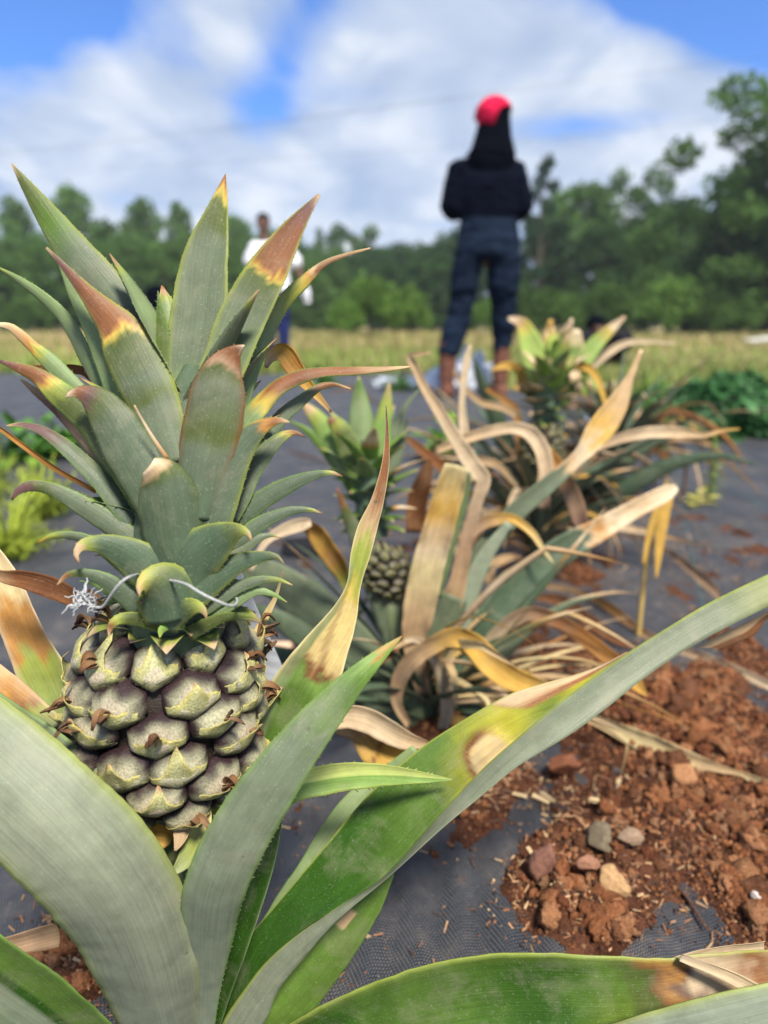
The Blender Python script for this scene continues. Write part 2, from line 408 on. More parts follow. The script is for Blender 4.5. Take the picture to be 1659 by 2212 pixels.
TSM = [(0, 'rust'), (.05, 'pink'), (.09, 'ygreen'), (.16, None), (1, None)]
def dryto(x, dark=False, base=None):
    a, b = ('brown', 'rust') if dark else ('tan', 'orange')
    return [(0, 'tanl' if not dark else 'purple'), (x*.35, a), (x*.93, b), (x, 'orange'), (x+.025, 'yellow'), (x+.055, 'ygreen'), (x+.12, base), (1, None)]
def CL(pts, **k):
    k.setdefault('spines', .0042); k.setdefault('splen', .0008); k.setdefault('margin', 'lgreen'); k.setdefault('back', 'glau2')
    d = k.pop('d', None)
    if d is not None:
        if not hasattr(d, '__len__'): d = (d, d)
        n = len(pts); pts = [(p[0], p[1], d[0]+(d[1]-d[0])*i/(n-1), p[2], *p[3:]) for i, p in enumerate(pts)]
    return leaf(crown, 'crown_leaf', pts, **k)
# back layer
CL([(-8,576,4),(30,598,15),(80,633,24),(130,678,30),(162,728,33),(186,778,34),(212,830,32),(240,880,30),(300,960,30)], d=(.375,.362), front='palel', stops=[(0,'ygreen'),(.1,None),(1,None)], tilt=25)
CL([(270,595,2),(287,633,20),(305,678,32),(320,728,34),(332,790,34),(345,860,30)], d=(.366,.355), front='palel', stops=[(0,'lgreen'),(.15,None),(1,None)])
CL([(322,664,18),(328,690,30),(335,740,34),(345,820,30)], d=(.375,.358), front='palel', stops=[(0,'rust'),(.16,'pink'),(.2,'yellow'),(.35,None),(1,None)], spines=0)
CL([(548,553,2),(530,588,16),(510,630,26),(495,690,26),(470,780,26)], d=(.372,.356), front='green', stops=[(0,'rust'),(.04,'olive'),(.2,None),(1,None)])
CL([(120,543,6),(165,638,35),(200,708,45),(228,778,55),(252,838,60),(285,900,60),(330,980,50)], d=(.352,.352), front='palel', stops=[(0,'brown'),(.05,None),(1,None)])
CL([(800,536,4),(750,550,10),(700,570,16),(655,610,30),(612,655,36),(580,708,40),(553,768,42),(533,828,40),(520,880,40),(480,980,40)], d=(.375,.356), front='palel', back='glau', stops=[(0,'tan'),(.20,'rust'),(.23,'tan'),(.25,'orange'),(.28,'yellow'),(.34,'ygreen'),(.5,None),(1,None)], tilt=-20)
CL([(25,353,3),(62,408,30),(105,470,55),(160,545,78),(215,610,88),(265,680,90),(310,760,90),(350,850,80),(375,930,70)], d=(.350,.350), front='glau', stops=TY, margin='ygreen')
CL([(-10,700,8),(20,705,16),(45,724,22),(70,748,26),(100,775,36),(130,805,38),(160,835,36),(190,865,34),(250,940,34)], d=(.350,.352), stops=dryto(.26), front='palel')
CL([(487,376,2),(478,420,28),(465,478,60),(452,530,88),(441,590,106),(432,680,122),(418,780,118),(405,880,100),(400,960,80)], d=(.352,.348), front='glau', stops=[(0,'rust'),(.025,'rust'),(.04,'orange'),(.07,'yellow'),(.11,'olive'),(.2,'olive'),(.26,None),(.7,None),(1,'lgreen')], margin='ygreen', curl=.07)
CL([(690,420,6),(650,473,35),(617,523,62),(585,578,84),(552,638,97),(522,698,102),(497,763,98),(470,830,90),(440,900,70)], d=(.347,.342), front='glau', stops=[(0,'pink'),(.06,'purple'),(.18,'brown'),(.355,'rust'),(.372,'orange'),(.382,'yellow'),(.40,'olive'),(.55,None),(1,'palel')], margin='ygreen', curl=.10)
CL([(341,628,1),(345,668,14),(350,708,26),(349,760,30),(347,820,30),(360,900,30)], d=(.345,.347), front='olive', back='lgreen', stops=[(0,'green'),(.5,'olive'),(.7,'glau'),(1,'glau')])
CL([(885,792,4),(830,797,12),(760,800,20),(690,803,24),(640,815,32),(600,835,36),(565,870,44),(535,905,52),(510,950,50),(480,1000,50)], d=(.352,.344), front='palel', stops=[(0,'tan'),(.3,'rust'),(.5,'brown'),(.62,'rust'),(.7,'yellow'),(.76,None),(1,None)], wave=.1, tilt=20)
CL([(758,840,3),(720,830,10),(690,836,16),(650,865,26),(610,898,32),(575,940,34),(540,990,34),(505,1040,34)], d=(.365,.352), stops=[(0,'tan'),(.1,'brown'),(.22,'rust'),(.28,None),(1,None)], front='glau')
CL([(659,944,4),(635,934,12),(605,946,26),(570,980,38),(540,1024,42),(520,1074,42),(495,1120,40)], d=(.352,.345), stops=dryto(.12,True))
CL([(45,820,6),(80,850,18),(120,885,24),(165,935,30),(210,985,40),(270,1060,40)], d=(.350,.350), stops=[(0,'pink'),(.3,'purple'),(.5,'pink'),(.8,'glau'),(1,None)], tilt=30)
CL([(0,780,8),(40,794,22),(80,812,36),(120,845,55),(160,878,62),(198,915,66),(240,970,70),(285,1040,65),(320,1110,60)], d=(.342,.345), stops=dryto(.22,True,'olive'))
CL([(100,535,5),(140,578,16),(185,630,36),(222,672,62),(250,705,88),(268,740,108),(290,785,118),(312,830,120),(332,880,112),(350,940,95),(365,1000,80)], d=(.338,.332), front='glau', stops=[(0,'pink'),(.08,'purple'),(.2,'brown'),(.34,'rust'),(.425,'rust'),(.44,'orange'),(.448,'gold'),(.46,'yellow'),(.485,'olive'),(.66,None),(.74,'olive'),(.78,None),(1,None)], margin='ygreen')
CL([(13,920,3),(45,917,13),(90,929,24),(135,959,38),(175,994,45),(215,1034,48),(250,1080,50),(290,1130,50)], d=(.342,.346), stops=[(0,'tan'),(.1,'purple'),(.25,'purple'),(.4,None),(1,'bluegr')], tilt=-30)
CL([(740,1029,3),(715,1021,10),(670,1029,22),(620,1049,36),(575,1074,42),(535,1104,42),(490,1135,40)], d=(.352,.348), stops=TSM, front='glau2')
CL([(25,1080,4),(36,1062,16),(60,1050,24),(95,1052,26),(135,1068,34),(185,1098,44),(235,1130,48),(285,1165,46),(330,1190,40)], d=(.342,.344), stops=[(0,'purple'),(.14,'purple'),(.2,'olive'),(.35,None),(1,None)])
CL([(697,1109,2),(670,1101,10),(625,1104,20),(585,1119,28),(550,1139,36),(520,1164,36),(470,1190,36)], d=(.355,.345), stops=TSM, front='glau2')
CL([(610,1164,2),(585,1156,8),(555,1164,20),(520,1189,30),(470,1215,36)], d=(.352,.345), stops=TSM, front='glau')
# middle and front layers
CL([(528,746,3),(512,754,22),(492,775,62),(476,805,96),(465,850,122),(456,900,130),(446,950,130),(435,1000,122),(425,1060,105),(415,1120,90)], d=(.322,.330), front='glau', stops=[(0,'tanl'),(.05,'brown'),(.10,'rust'),(.16,'pink'),(.19,'olive'),(.28,None),(.55,'olive'),(.62,None),(1,'bluegr')], margin='rust', curl=-.18)
CL([(142,860,3),(152,850,14),(178,848,36),(208,868,72),(238,908,98),(265,955,112),(295,1005,116),(325,1060,108),(350,1110,92),(372,1160,80)], d=(.330,.330), front='glau2', stops=[(0,'tanl'),(.08,'rust'),(.14,'purple'),(.2,'olive'),(.3,None),(1,None)], margin='olive')
CL([(625,912,4),(602,908,14),(567,920,34),(532,948,58),(500,988,82),(480,1030,95),(468,1080,92),(456,1130,82),(438,1180,70)], d=(.332,.332), front='glau2', stops=[(0,'tan'),(.08,'rust'),(.15,'orange'),(.2,None),(1,None)], margin='ygreen')
CL([(80,1173,3),(110,1159,13),(150,1157,18),(190,1168,24),(230,1195,30),(280,1235,40)], d=(.338,.338), stops=[(0,'orange'),(.15,'ygreen'),(.3,None),(1,None)], tilt=20)
CL([(322,1008,44),(334,1018,76),(347,1040,108),(356,1080,136),(362,1120,142),(368,1160,136),(376,1200,120),(385,1240,100)], d=(.318,.330), front='glau2', stops=[(0,'tanl'),(.09,'tan'),(.115,'olive'),(.2,None),(1,'bluegr')], margin='olive', curl=-.2, spines=0)
CL([(543,1170,1),(537,1154,12),(518,1146,28),(484,1158,66),(450,1180,100),(418,1208,118),(402,1242,112),(392,1290,80)], d=(.318,.330), front='bluegr', stops=[(0,'rust'),(.06,'pink'),(.12,'ygreen'),(.2,'olive'),(.35,None),(1,None)], margin='ygreen', curl=-.15)
CL([(172,1217,1),(164,1197,14),(176,1178,26),(218,1176,42),(262,1192,70),(302,1218,96),(338,1248,104),(368,1285,86)], d=(.320,.332), front='bluegr', stops=[(0,'rust'),(.08,'pink'),(.16,'tan'),(.19,'ygreen'),(.3,None),(1,None)], margin='ygreen')
CL([(613,1217,2),(598,1203,12),(562,1203,26),(512,1217,44),(470,1240,64),(430,1270,76),(400,1305,60)], d=(.330,.330), front='bluegr', stops=[(0,'tan'),(.06,'olive'),(.2,None),(1,None)], margin='ygreen')
CL([(123,1264,3),(145,1242,13),(185,1239,20),(225,1254,34),(270,1285,50),(318,1325,58)], d=(.328,.336), front='glau2', stops=[(0,'pink'),(.1,'rust'),(.2,'olive'),(.35,None),(1,None)])
CL([(632,1264,2),(600,1252,10),(560,1254,20),(515,1268,28),(478,1288,36),(430,1315,44)], d=(.336,.335), stops=[(0,'tan'),(.06,'ygreen'),(.3,None),(1,None)], front='glau')
CL([(620,1301,2),(590,1284,10),(550,1277,22),(508,1298,30),(455,1328,38)], d=(.338,.338), stops=[(0,'tan'),(.06,'lgreen'),(.3,None),(1,None)], front='palel')
CL([(302,1290,1),(300,1272,14),(311,1257,44),(334,1260,104),(350,1281,138),(358,1309,142),(366,1346,116)], d=(.315,.328), front='bluegr', stops=[(0,'rust'),(.10,'pink'),(.2,'yellow'),(.30,'ygreen'),(.38,'olive'),(.55,None),(1,None)], margin='ygreen', curl=-.2)
CL([(446,1338,1),(442,1322,12),(426,1311,30),(395,1317,50),(368,1334,62),(355,1360,54)], d=(.320,.332), front='bluegr', stops=[(0,'rust'),(.12,'pink'),(.22,'ygreen'),(.4,'olive'),(.6,None),(1,None)], margin='ygreen')
CL([(235,1374,2),(238,1354,16),(256,1338,24),(298,1338,30),(345,1350,34)], d=(.320,.338), front='olive', stops=[(0,'pink'),(.2,'rust'),(.35,'ygreen'),(.5,None),(1,None)], margin='ygreen')
CL([(565,1340,2),(530,1330,8),(490,1332,18),(450,1347,28),(405,1372,32)], d=(.325,.340), front='olive', stops=[(0,'ygreen'),(.3,None),(1,None)], margin='lgreen')
CL([(345,1377,2),(349,1360,18),(368,1352,16),(400,1356,12)], d=(.322,.338), front='lgreen', stops=[(0,'ygreen'),(.3,None),(1,None)], spines=0)
CL([(172,1255,2),(190,1258,6),(215,1268,12),(250,1290,22)], d=(.345,.345), front='palel', spines=0, stops=[(0,'lgreen'),(1,None)])
CL([(290,875,3),(306,905,5),(330,945,7),(362,992,9)], d=(.318,.325), front='tan', back='tan', spines=0, margin=None, stops=[(0,'tan'),(.4,'tanl'),(1,'orange')])
for i in range(46):
    t = i/45; az = i*137.5+20; b = P(383+34*t**.8, 1345-480*t, .374-.022*t)
    a_n = math.sin(math.radians(az))
    if a_n < -.35 and t > .25: continue
    arc_leaf(crown, 'crown_leaf', b, az, (.045+.055*t)*(.9+.2*MN.noise(Vector((i, 0, 0)))), 20+45*t, -25+95*t, .020+.006*t, front='green' if t < .6 else 'palel', back='bluegr' if t < .5 else 'glau', stops=TSM, curl=.2, spines=.004, m=4)
for i in range(13):
    az = -175+i*30+8*math.sin(i*5.); b = P(383, 1362, .373)+np.array([.017*math.cos(math.radians(az)), .017*math.sin(math.radians(az)), .002*math.sin(i*3.)])
    arc_leaf(crown, 'crown_leaf', b, az, .026+.009*math.sin(i*2.3), 48, -30+20*math.sin(i*4.1), .021, front='olive', back='glau2' if i % 3 else 'green', stops=[(0,'pink'),(.12,'tan'),(.22,'ygreen'),(.5,None),(1,None)], curl=.15, m=4, tipw=.02)
# large leaves of the rosette
def RL(pts, **k): k.setdefault('m', 8); return leaf(plant1, k.pop('name', 'leaf'), pts, **k)
def c1(t, s, side, c):
    if side == 0:
        x = (1-min(1, abs(s+.62)/.30)); c = c*(1-.10*max(0, x))
    return c
RL([(-150,1560,.318,250,-12),(-60,1640,.312,280,-12),(20,1712,.308,290,-12),(110,1798,.308,300,-12),(200,1893,.316,300,-10),(268,1995,.332,280,-8),(312,2105,.355,250,-5),(342,2212,.385,200,0),(392,2330,.425,140,0)], front=(.265,.295,.205), back='green', curl=-.10, margin='ygreen', wave=.02, thick=.0014, cfun=c1, n=90, stops=[(0,None),(.86,None),(1,'palel')], fold=-.06)
RL([(-80,1500,.36,90),(0,1563,.355,100),(60,1600,.352,98),(130,1650,.352,94),(200,1718,.35,90),(270,1795,.37,90),(335,1870,.39,80),(400,2100,.42,60)], front='glau', back='green', margin='lgreen')
RL([(-60,1450,.378,90),(0,1505,.372,100),(50,1545,.372,95),(105,1592,.372,85),(180,1690,.38,70),(300,1900,.41,60)], front='glau', back='green', stops=[(0,'tan'),(.17,'orange'),(.24,'rust'),(.27,'ygreen'),(.34,None),(1,None)], margin='tan')
RL([(-40,1180,.40,60),(5,1250,.402,78),(35,1320,.405,84),(65,1390,.408,92),(100,1460,.41,110),(135,1540,.412,112),(170,1610,.415,110),(240,1740,.42,100),(360,2050,.43,70)], front='palel', back='glau', stops=[(0,'tan'),(.1,'cream'),(.16,'orange'),(.24,'orange'),(.27,'ygreen'),(.45,None),(1,None)], margin='tanl', curl=.12)
RL([(868,1374,.335,3),(825,1412,.33,28),(770,1465,.325,52),(712,1530,.32,78),(655,1600,.315,98),(597,1680,.312,116),(542,1762,.315,130),(492,1850,.322,136),(456,1942,.335,134),(445,2040,.36,112),(441,2150,.39,66),(432,2290,.425,44)], front=(.235,.275,.18), back='dgreen', stops=[(0,'rust'),(.02,'orange'),(.04,'lgreen'),(.09,'green'),(.2,'glau'),(.4,None),(1,'pale')], margin='lgreen', curl=-.10, spines=.005, splen=.0009, thick=.0012, n=90)
RL([(608,1762,.39,6),(577,1850,.39,40),(542,1950,.39,50),(508,2050,.395,50),(480,2140,.41,40),(450,2240,.425,34)], front='dgreen', back='glau', margin='palel', curl=.15)
RL([(977,1684,.40,3),(920,1679,.40,22),(850,1673,.395,42),(770,1673,.39,58),(700,1682,.39,64),(620,1705,.385,62),(540,1790,.39,50),(470,1950,.41,40)], front='lgreen', back='palel', margin='ygreen', curl=.15, spines=.0055, cfun=lambda t,s,side,c: (c*.25+col((.60,.66,.20))*.75) if (side==0 and s>-.1) else c*.9, splen=.0014)
RL([(845,1885,.43,16),(795,1958,.43,60),(733,2040,.43,84),(670,2120,.43,98),(600,2200,.43,100),(520,2280,.435,80)], front='green', back='glau', margin='lgreen', curl=-.1, cfun=lambda t,s,side,c: col('tan') if (abs(t-.27)<.045 and abs(s-.55)<.25) else c)
RL([(900,1620,.46,26),(830,1682,.46,40),(765,1740,.455,54),(712,1810,.45,54),(665,1880,.445,46),(610,1960,.44,44),(500,2150,.435,40)], front='palel', back='green', margin='lgreen')
RL([(834,876,.385,2),(836,943,.385,9),(832,1008,.386,17),(815,1083,.388,28),(794,1140,.39,42),(778,1200,.392,42),(764,1265,.394,30),(742,1330,.397,62),(707,1395,.40,98),(672,1460,.403,132),(636,1530,.407,138),(600,1610,.41,124),(560,1700,.415,104),(480,1900,.425,80)], front='green', back='palel', n=90,
   stops=[(0,'dbrown'),(.07,'rust'),(.16,'rust'),(.22,'tan'),(.26,'ygreen'),(.33,'ygreen'),(.36,'yellow'),(.39,(.80,.62,.24)),(.47,(.82,.64,.26)),(.50,(.80,.60,.25)),(.515,'rust'),(.525,'brown'),(.535,'lgreen'),(.6,None),(1,'dgreen')], margin='cream', curl=.16, spines=0,
   cfun=lambda t,s,side,c: (col('brown')*.4+c*.6) if (side==0 and .33<t<.52 and abs(s-(.75-(t-.33)*5.2))<.16) else ((col('palel')*.8+c*.2) if side==0 and s>.62 and t>.3 else c))
RL([(612,1232,.40,2),(595,1290,.40,9),(572,1335,.398,17),(545,1392,.395,22),(520,1450,.40,20)], front='cream', back='yellow', stops=[(0,'tan'),(.2,None),(1,'gold')], name='dried_leaf', dry=True)
# big folded leaf reaching right: green upper face and grey underside of the turned-up edge
def strip(edgeA, edgeB, da, db, n=90, k=9, colf=None, bulge=0.0):
    A = catmull(np.array(edgeA, float), n); B = catmull(np.array(edgeB, float), n); V, Fc, Cc, U = [], [], [], []
    for lay in (0, 1):
        for i in range(n):
            t = i/(n-1)
            pa = P(A[i,0], A[i,1], np.interp(t, *zip(*da))); pb = P(B[i,0], B[i,1], np.interp(t, *zip(*db)))
            w = np.linalg.norm(pb-pa); nrm = norm(CAM-(pa+pb)/2)
            for j in range(k):
                s = j/(k-1); p = pa*(1-s)+pb*s+nrm*(bulge*w*4*s*(1-s)*1.0-(.0012 if lay else 0)+.0006*MN.noise(Vector((t*12, s*3, bulge*9))))
                V.append(p); Cc.append(colf(t, s, lay)); U.append((s*w, t*.35))
    o = n*k
    for i in range(n-1):
        for j in range(k-1):
            a = i*k+j; Fc.append((a, a+k, a+k+1, a+1)); b = a+o; Fc.append((b, b+1, b+k+1, b+k))
        a = i*k; Fc.append((a, a+o, a+o+k, a+k)); a += k-1; Fc.append((a, a+k, a+o+k, a+o))
    return V, Fc, Cc, U
def col6(t, s, lay):
    if lay: return col('pale')
    nz = MN.noise(Vector((t*14, s*1.2, 3))); g = col('dgreen')*1.15
    x = min(max((t-.42+.1*(s-.5))/.16, 0), 1); g = g*(1-x)+col('green')*.9*x
    # yellowing round the scorched patches
    y = max(0, 1-abs((t-.72-.09*(1-s)+.03*nz)/.14))**.8*min(1, .35+.9*s+(.5 if t > .68 else 0)); y = max(y, min(max((t-.84)/.05, 0), 1)); g = g*(1-y)+np.array((.42, .38, .03))*y
    tc1 = .700+.012*(1-s)+.008*nz; e1 = (abs((t-tc1)/(.036 if t < tc1 else .05))**3+abs((s-1.04)/.60)**3)**(1/3)+.10*MN.noise(Vector((t*30, s*3, 1)))
    q1 = min(max((e1-.74)/.14, 0), 1); q2 = min(max((e1-.93)/.30, 0), 1); rim = min(1, max(0, 1-(t-tc1-.012)/.028)); e1c = np.array((.66,.48,.22))*(1-q1)+(np.array((.20, .07, .02))*rim+np.array((.62,.50,.10))*(1-rim))*q1
    st_ = .9+.2*MN.noise(Vector((t*4, s*45, 2))); g = (e1c*st_)*(1-q2)+g*q2
    e2 = (t-.755)-.10*s+.02*nz
    w2 = min(max(e2/.012, 0), 1)*min(max((.62+(t-.77)*1.2-s)/.10, 0), 1); x2 = min(max((s-.26-.1*nz)/.2, 0), 1); x2 = max(x2, min(max(1-e2/.02, 0), 1))
    st_ = .85+.3*MN.noise(Vector((t*5, s*50, 7))); g = g*(1-w2)+(np.array((.36, .16, .06))*x2+np.array((.66,.48,.27))*(1-x2))*st_*w2
    if s < .035: g = col('ygreen')
    return g
def col6b(t, s, lay):
    if lay: return col('green')
    c = np.array((.195, .220, .145))*(1+.09*MN.noise(Vector((t*30, s*5, 1))))
    if t > .86: x = min(1, (t-.86)/.1); c = c*(1-x*.6)+col('ygreen')*x*.6
    if s < .05: c = col('ygreen')
    return c
fold = [(460,2290),(480,2212),(525,2142),(575,2077),(650,2012),(725,1962),(830,1892),(930,1782),(1040,1663),(1130,1583),(1200,1523),(1280,1463),(1357,1409)]
up6 = [(440,2290),(470,2190),(520,2050),(600,1950),(700,1830),(800,1712),(900,1622),(1000,1556),(1100,1500),(1170,1477),(1240,1458),(1300,1436),(1354,1408)]
A_ = strip(up6, fold, [(0,.43),(.3,.425),(1,.43)], [(0,.425),(.3,.40),(.7,.405),(1,.428)], colf=col6, bulge=-.07, n=170, k=26)
foldL = fold+[(1430,1363),(1530,1303),(1660,1240),(1760,1195)]
lowL = [(500,2290),(570,2212),(600,2142),(650,2077),(725,1992),(845,1890),(955,1790),(1030,1728),(1120,1655),(1230,1588),(1310,1530),(1385,1470),(1480,1405),(1580,1350),(1670,1305),(1770,1255)]
B_ = strip(foldL, lowL, [(0,.424),(.25,.400),(.55,.405),(.75,.428),(1,.46)], [(0,.42),(.3,.39),(.6,.395),(1,.45)], colf=col6b, bulge=.10)
# dried curled lip under the far end
LIP = strip([(1500,1400),(1560,1368),(1610,1345),(1660,1318),(1760,1270)], [(1560,1400),(1600,1385),(1630,1372),(1665,1330),(1760,1290)], [(0,.452),(1,.465)], [(0,.46),(1,.475)], n=24, colf=lambda t,s,l: col('rust') if s>.5 else col('tan'), bulge=.05)
Vv, Ff, Cq, Uu = [], [], [], []
for v, f, c, u in (A_, B_, LIP):
    k = len(Vv); Vv += v; Ff += [tuple(i+k for i in g) for g in f]; Cq += c; Uu += u
o = mesh('leaf', Vv, Ff, M_LEAF, plant1, Cq, Uu); o['label'] = 'long folded green leaf with yellow and scorched cream patches'
# bottom right big leaf, bottom right corner leaf, bottom left leaf
RL([(1740,2078,.37,70),(1650,2096,.365,100),(1580,2112,.36,130),(1520,2125,.36,150),(1440,2145,.36,172),(1300,2152,.362,196),(1150,2148,.366,206),(1000,2158,.372,204),(850,2200,.385,200),(700,2260,.40,180),(540,2330,.425,120)], front='green', back='glau', curl=.10, n=90,
   stops=[(0,'tan'),(.08,'rust'),(.17,'tanl'),(.20,'purple'),(.215,'orange'),(.245,'rust'),(.265,'olive'),(.30,'green'),(.42,'dgreen'),(.62,'green'),(.78,'dgreen'),(1,'green')], margin='ygreen', thick=.0015,
   cfun=lambda t,s,side,c: c*(1+.0)+(np.array((.16,.14,.02))*max(0,math.sin(t*9))*max(0,(.2-s)) if side==0 and .28<t<.9 else 0))
RL([(1800,2190,.325,160),(1660,2222,.325,176),(1500,2262,.33,176),(1320,2300,.345,150),(1100,2370,.38,120),(700,2420,.42,90)], front=(.26,.30,.22), back='green', margin='ygreen', curl=-.08, thick=.0014)
RL([(-110,2010,.32,150),(0,2103,.335,165),(90,2168,.355,165),(180,2240,.38,150),(300,2330,.41,110)], front='green', back='glau', margin='lgreen', curl=.12, cfun=lambda t,s,side,c: (col('pale')*.75+c*.1) if (side==0 and s>.22) else (col('dgreen') if side==0 and s>-.05 else c))
# dried leaves belonging to the front plant
def DL(pts, d=None, parent=plant1, name='dried_leaf', **k):
    k.setdefault('dry', True); k.setdefault('front', 'tan'); k.setdefault('back', 'tanl'); k.setdefault('wave', .12); k.setdefault('curl', .22); k.setdefault('m', 5)
    if d is not None:
        if not hasattr(d, '__len__'): d = (d, d)
        n = len(pts); pts = [(p[0], p[1], d[0]+(d[1]-d[0])*i/(n-1), p[2], *p[3:]) for i, p in enumerate(pts)]
    return leaf(parent, name, pts, **k)
DL([(-30,1232,14),(10,1245,28),(50,1250,38),(95,1262,46),(140,1280,44),(178,1305,26)], (.37,.372), front='rust', back='tan', stops=[(0,'tan'),(.3,'rust'),(.6,'brown'),(.8,'rust'),(1,'dbrown')])
DL([(-20,915,5),(0,925,9),(50,962,11),(120,1012,11),(210,1062,10)], (.40,.38), front='orange', back='rust', curl=.5)
DL([(45,792,8),(110,798,18),(180,802,20),(205,826,12),(228,852,8)], (.40,.39), front='rust', back='tanl')
DL([(575,795,8),(585,772,26),(610,762,46),(636,795,40),(668,836,24),(700,872,12),(715,890,7)], (.39,.40), front='gold', back='tan', stops=[(0,'tanl'),(.25,'gold'),(.4,'orange'),(.7,'gold'),(1,'tan')])
DL([(925,1607,12),(880,1598,38),(835,1575,52),(790,1552,54),(745,1545,50),(690,1560,50),(600,1650,40)], (.50,.46), front='tanl', back='gold', stops=[(0,'tan'),(.3,'tanl'),(1,'tan')])
DL([(925,1608,20),(885,1628,60),(845,1636,80),(812,1612,76),(775,1572,60),(720,1560,40)], (.505,.49), front='gold', back='tan', stops=[(0,'orange'),(.25,'gold'),(.46,'gold'),(.49,'brown'),(.52,'gold'),(.8,'tan'),(1,'tan')])
DL([(130,1990,44),(128,2012,52),(60,2030,46),(-10,2050,40),(-50,2070,30)][1:], (.41,.42), front='tanl', back='brown', stops=[(0,'tan'),(.2,'pink'),(1,'tan')])
DL([(288,1772,30),(310,1788,48),(335,1800,62),(362,1806,40),(372,1812,20)], (.362,.375), front='gold', back='orange')
DL([(378,1838,5),(388,1815,26),(392,1795,40),(400,1765,60),(405,1735,66)], (.352,.365), front='pink', back='tan', stops=[(0,'tan'),(1,'tanl')])
DL([(352,1890,4),(378,1880,18),(405,1850,40),(424,1808,52),(432,1765,56),(430,1730,50)], (.356,.37), front='ygreen', back='olive', stops=[(0,'pale'),(.5,None),(1,'cream')], dry=False)
DL([(320,1860,50),(360,1850,80),(400,1850,70),(430,1870,40)], (.385,.385), front='olive', back='olive', dry=False, curl=-.3)
DL([(480,1740,40),(470,1780,60),(450,1830,50)], (.372,.39), front='ygreen', back='olive', dry=False)
DL([(1650,2045,34),(1580,2052,30),(1520,2060,26),(1470,2070,18),(1452,2072,8)], (.372,.37), front='tanl', back='tan')
DL([(1470,2066,18),(1520,2085,22),(1580,2110,28),(1640,2140,30),(1720,2170,30)], (.352,.345), front='tanl', back='tan')
# ================================================================== SECOND PLANT (about 0.7 m away)
BASE2 = G(925, 1585); BASE2[2] = 0
plant2 = empty('pineapple_plant', BASE2, 'second pineapple plant in the row, directly behind the foreground one', 'plant', 'pineapple plants in a row')
def simple_crown(plant, pts, rad, fruitc, R, H, N_, seed, n_low, len0, wid, lean=(0, 0), light=True, dryp=.12):
    r = random.Random(seed)
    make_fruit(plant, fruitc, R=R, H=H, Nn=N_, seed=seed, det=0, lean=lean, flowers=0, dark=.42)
    v, f, c = tube_data(pts, rad, 10, (.10, .15, .09), 5)
    cr = mesh('crown', v, f, M_LEAF, plant, c, [(0, 0)]*len(v)); cr['_o'] = list(plant.location)
    p0, p1 = np.array(pts[0]), np.array(pts[-1])
    for i in range(n_low):
        t = i/(n_low-1)*.72; b = p0*(1-t)+p1*t; az = i*137.5+seed*40
        fr_ = [(0, 'rust'), (.05, 'tan'), (.1, 'ygreen'), (.2, None), (1, None)] if r.random() > dryp else [(0, 'tan'), (.35, 'tanl'), (.5, 'orange'), (.56, None), (1, None)]
        col_ = ['bluegr', 'glau2', 'glau', 'palel', 'lgreen'][min(4, int(t*5.5+r.random()))] if light else 'glau2'
        arc_leaf(cr, 'crown_leaf', b, az, len0*(.55+.75*t)*r.uniform(.85, 1.15), 25+40*t+r.uniform(-8, 8), -25+95*t+r.uniform(-15, 10), wid*(.9+.2*t), front=col_ if t > .5 else 'green', back=col_, stops=fr_, curl=.2, spines=.005)
    return cr
P2A = [P(808, 1160, .775), P(800, 1080, .77), P(795, 1000, .765), P(790, 950, .76)]
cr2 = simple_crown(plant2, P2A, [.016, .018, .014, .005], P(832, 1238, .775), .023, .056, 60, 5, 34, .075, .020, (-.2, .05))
v, f, c = tube_data([BASE2+np.array([0, 0, -.01]), BASE2+np.array([-.02, 0, .05]), P(836, 1280, .775)], [.016, .012, .011], 10, (.16, .2, .1), 5)
mesh('stem', v, f, M_LEAF, plant2, c, [(0, 0)]*len(v))
def L2(pts, d=None, parent=None, name='leaf', **k):
    if d is not None:
        if not hasattr(d, '__len__'): d = (d, d)
        n = len(pts); pts = [(p[0], p[1], d[0]+(d[1]-d[0])*i/(n-1), p[2], *p[3:]) for i, p in enumerate(pts)]
    k.setdefault('m', 4); k.setdefault('wave', .06)
    return leaf(parent or plant2, name, pts, **k)
def D2(pts, d=None, parent=None, **k):
    k.setdefault('dry', True); k.setdefault('front', 'tan'); k.setdefault('back', 'tanl'); k.setdefault('wave', .16); k.setdefault('curl', .25); k.setdefault('name', 'dried_leaf')
    return L2(pts, d, parent, **k)
CR2 = dict(parent=cr2, name='crown_leaf', margin='lgreen', spines=.005)
L2([(775,813,3),(777,860,34),(780,910,52),(784,960,60),(788,1030,54)], (.755,.765), front='palel', back='green', stops=[(0,'tan'),(.05,'green'),(.3,None),(1,None)], **CR2)
L2([(841,826,3),(835,870,26),(826,920,40),(818,980,48),(805,1050,44)], (.755,.765), front='lgreen', back='green', stops=[(0,'pink'),(.2,'ygreen'),(.4,None),(1,'palel')], **CR2)
L2([(650,868,4),(668,885,26),(695,918,42),(722,965,48),(755,1020,44)], (.76,.768), front='palel', back='green', stops=[(0,'pink'),(.15,'tan'),(.22,'ygreen'),(.4,'lgreen'),(1,None)], **CR2)
L2([(708,906,10),(725,915,36),(745,948,48),(765,1000,48),(785,1070,40)], (.745,.76), front='olive', back='green', stops=[(0,'brown'),(.06,'rust'),(.12,'ygreen'),(.25,None),(1,'green')], **CR2)
L2([(622,908,3),(660,928,14),(700,965,26),(740,1015,34),(770,1060,34)], (.765,.77), front='green', back='green', **CR2)
L2([(905,842,3),(880,872,10),(860,910,16),(845,960,22),(825,1020,26)], (.77,.768), front='glau', back='green', **CR2)
L2([(880,900,3),(868,940,22),(850,990,30),(830,1040,30)], (.765,.768), front='glau', back='green', **CR2)
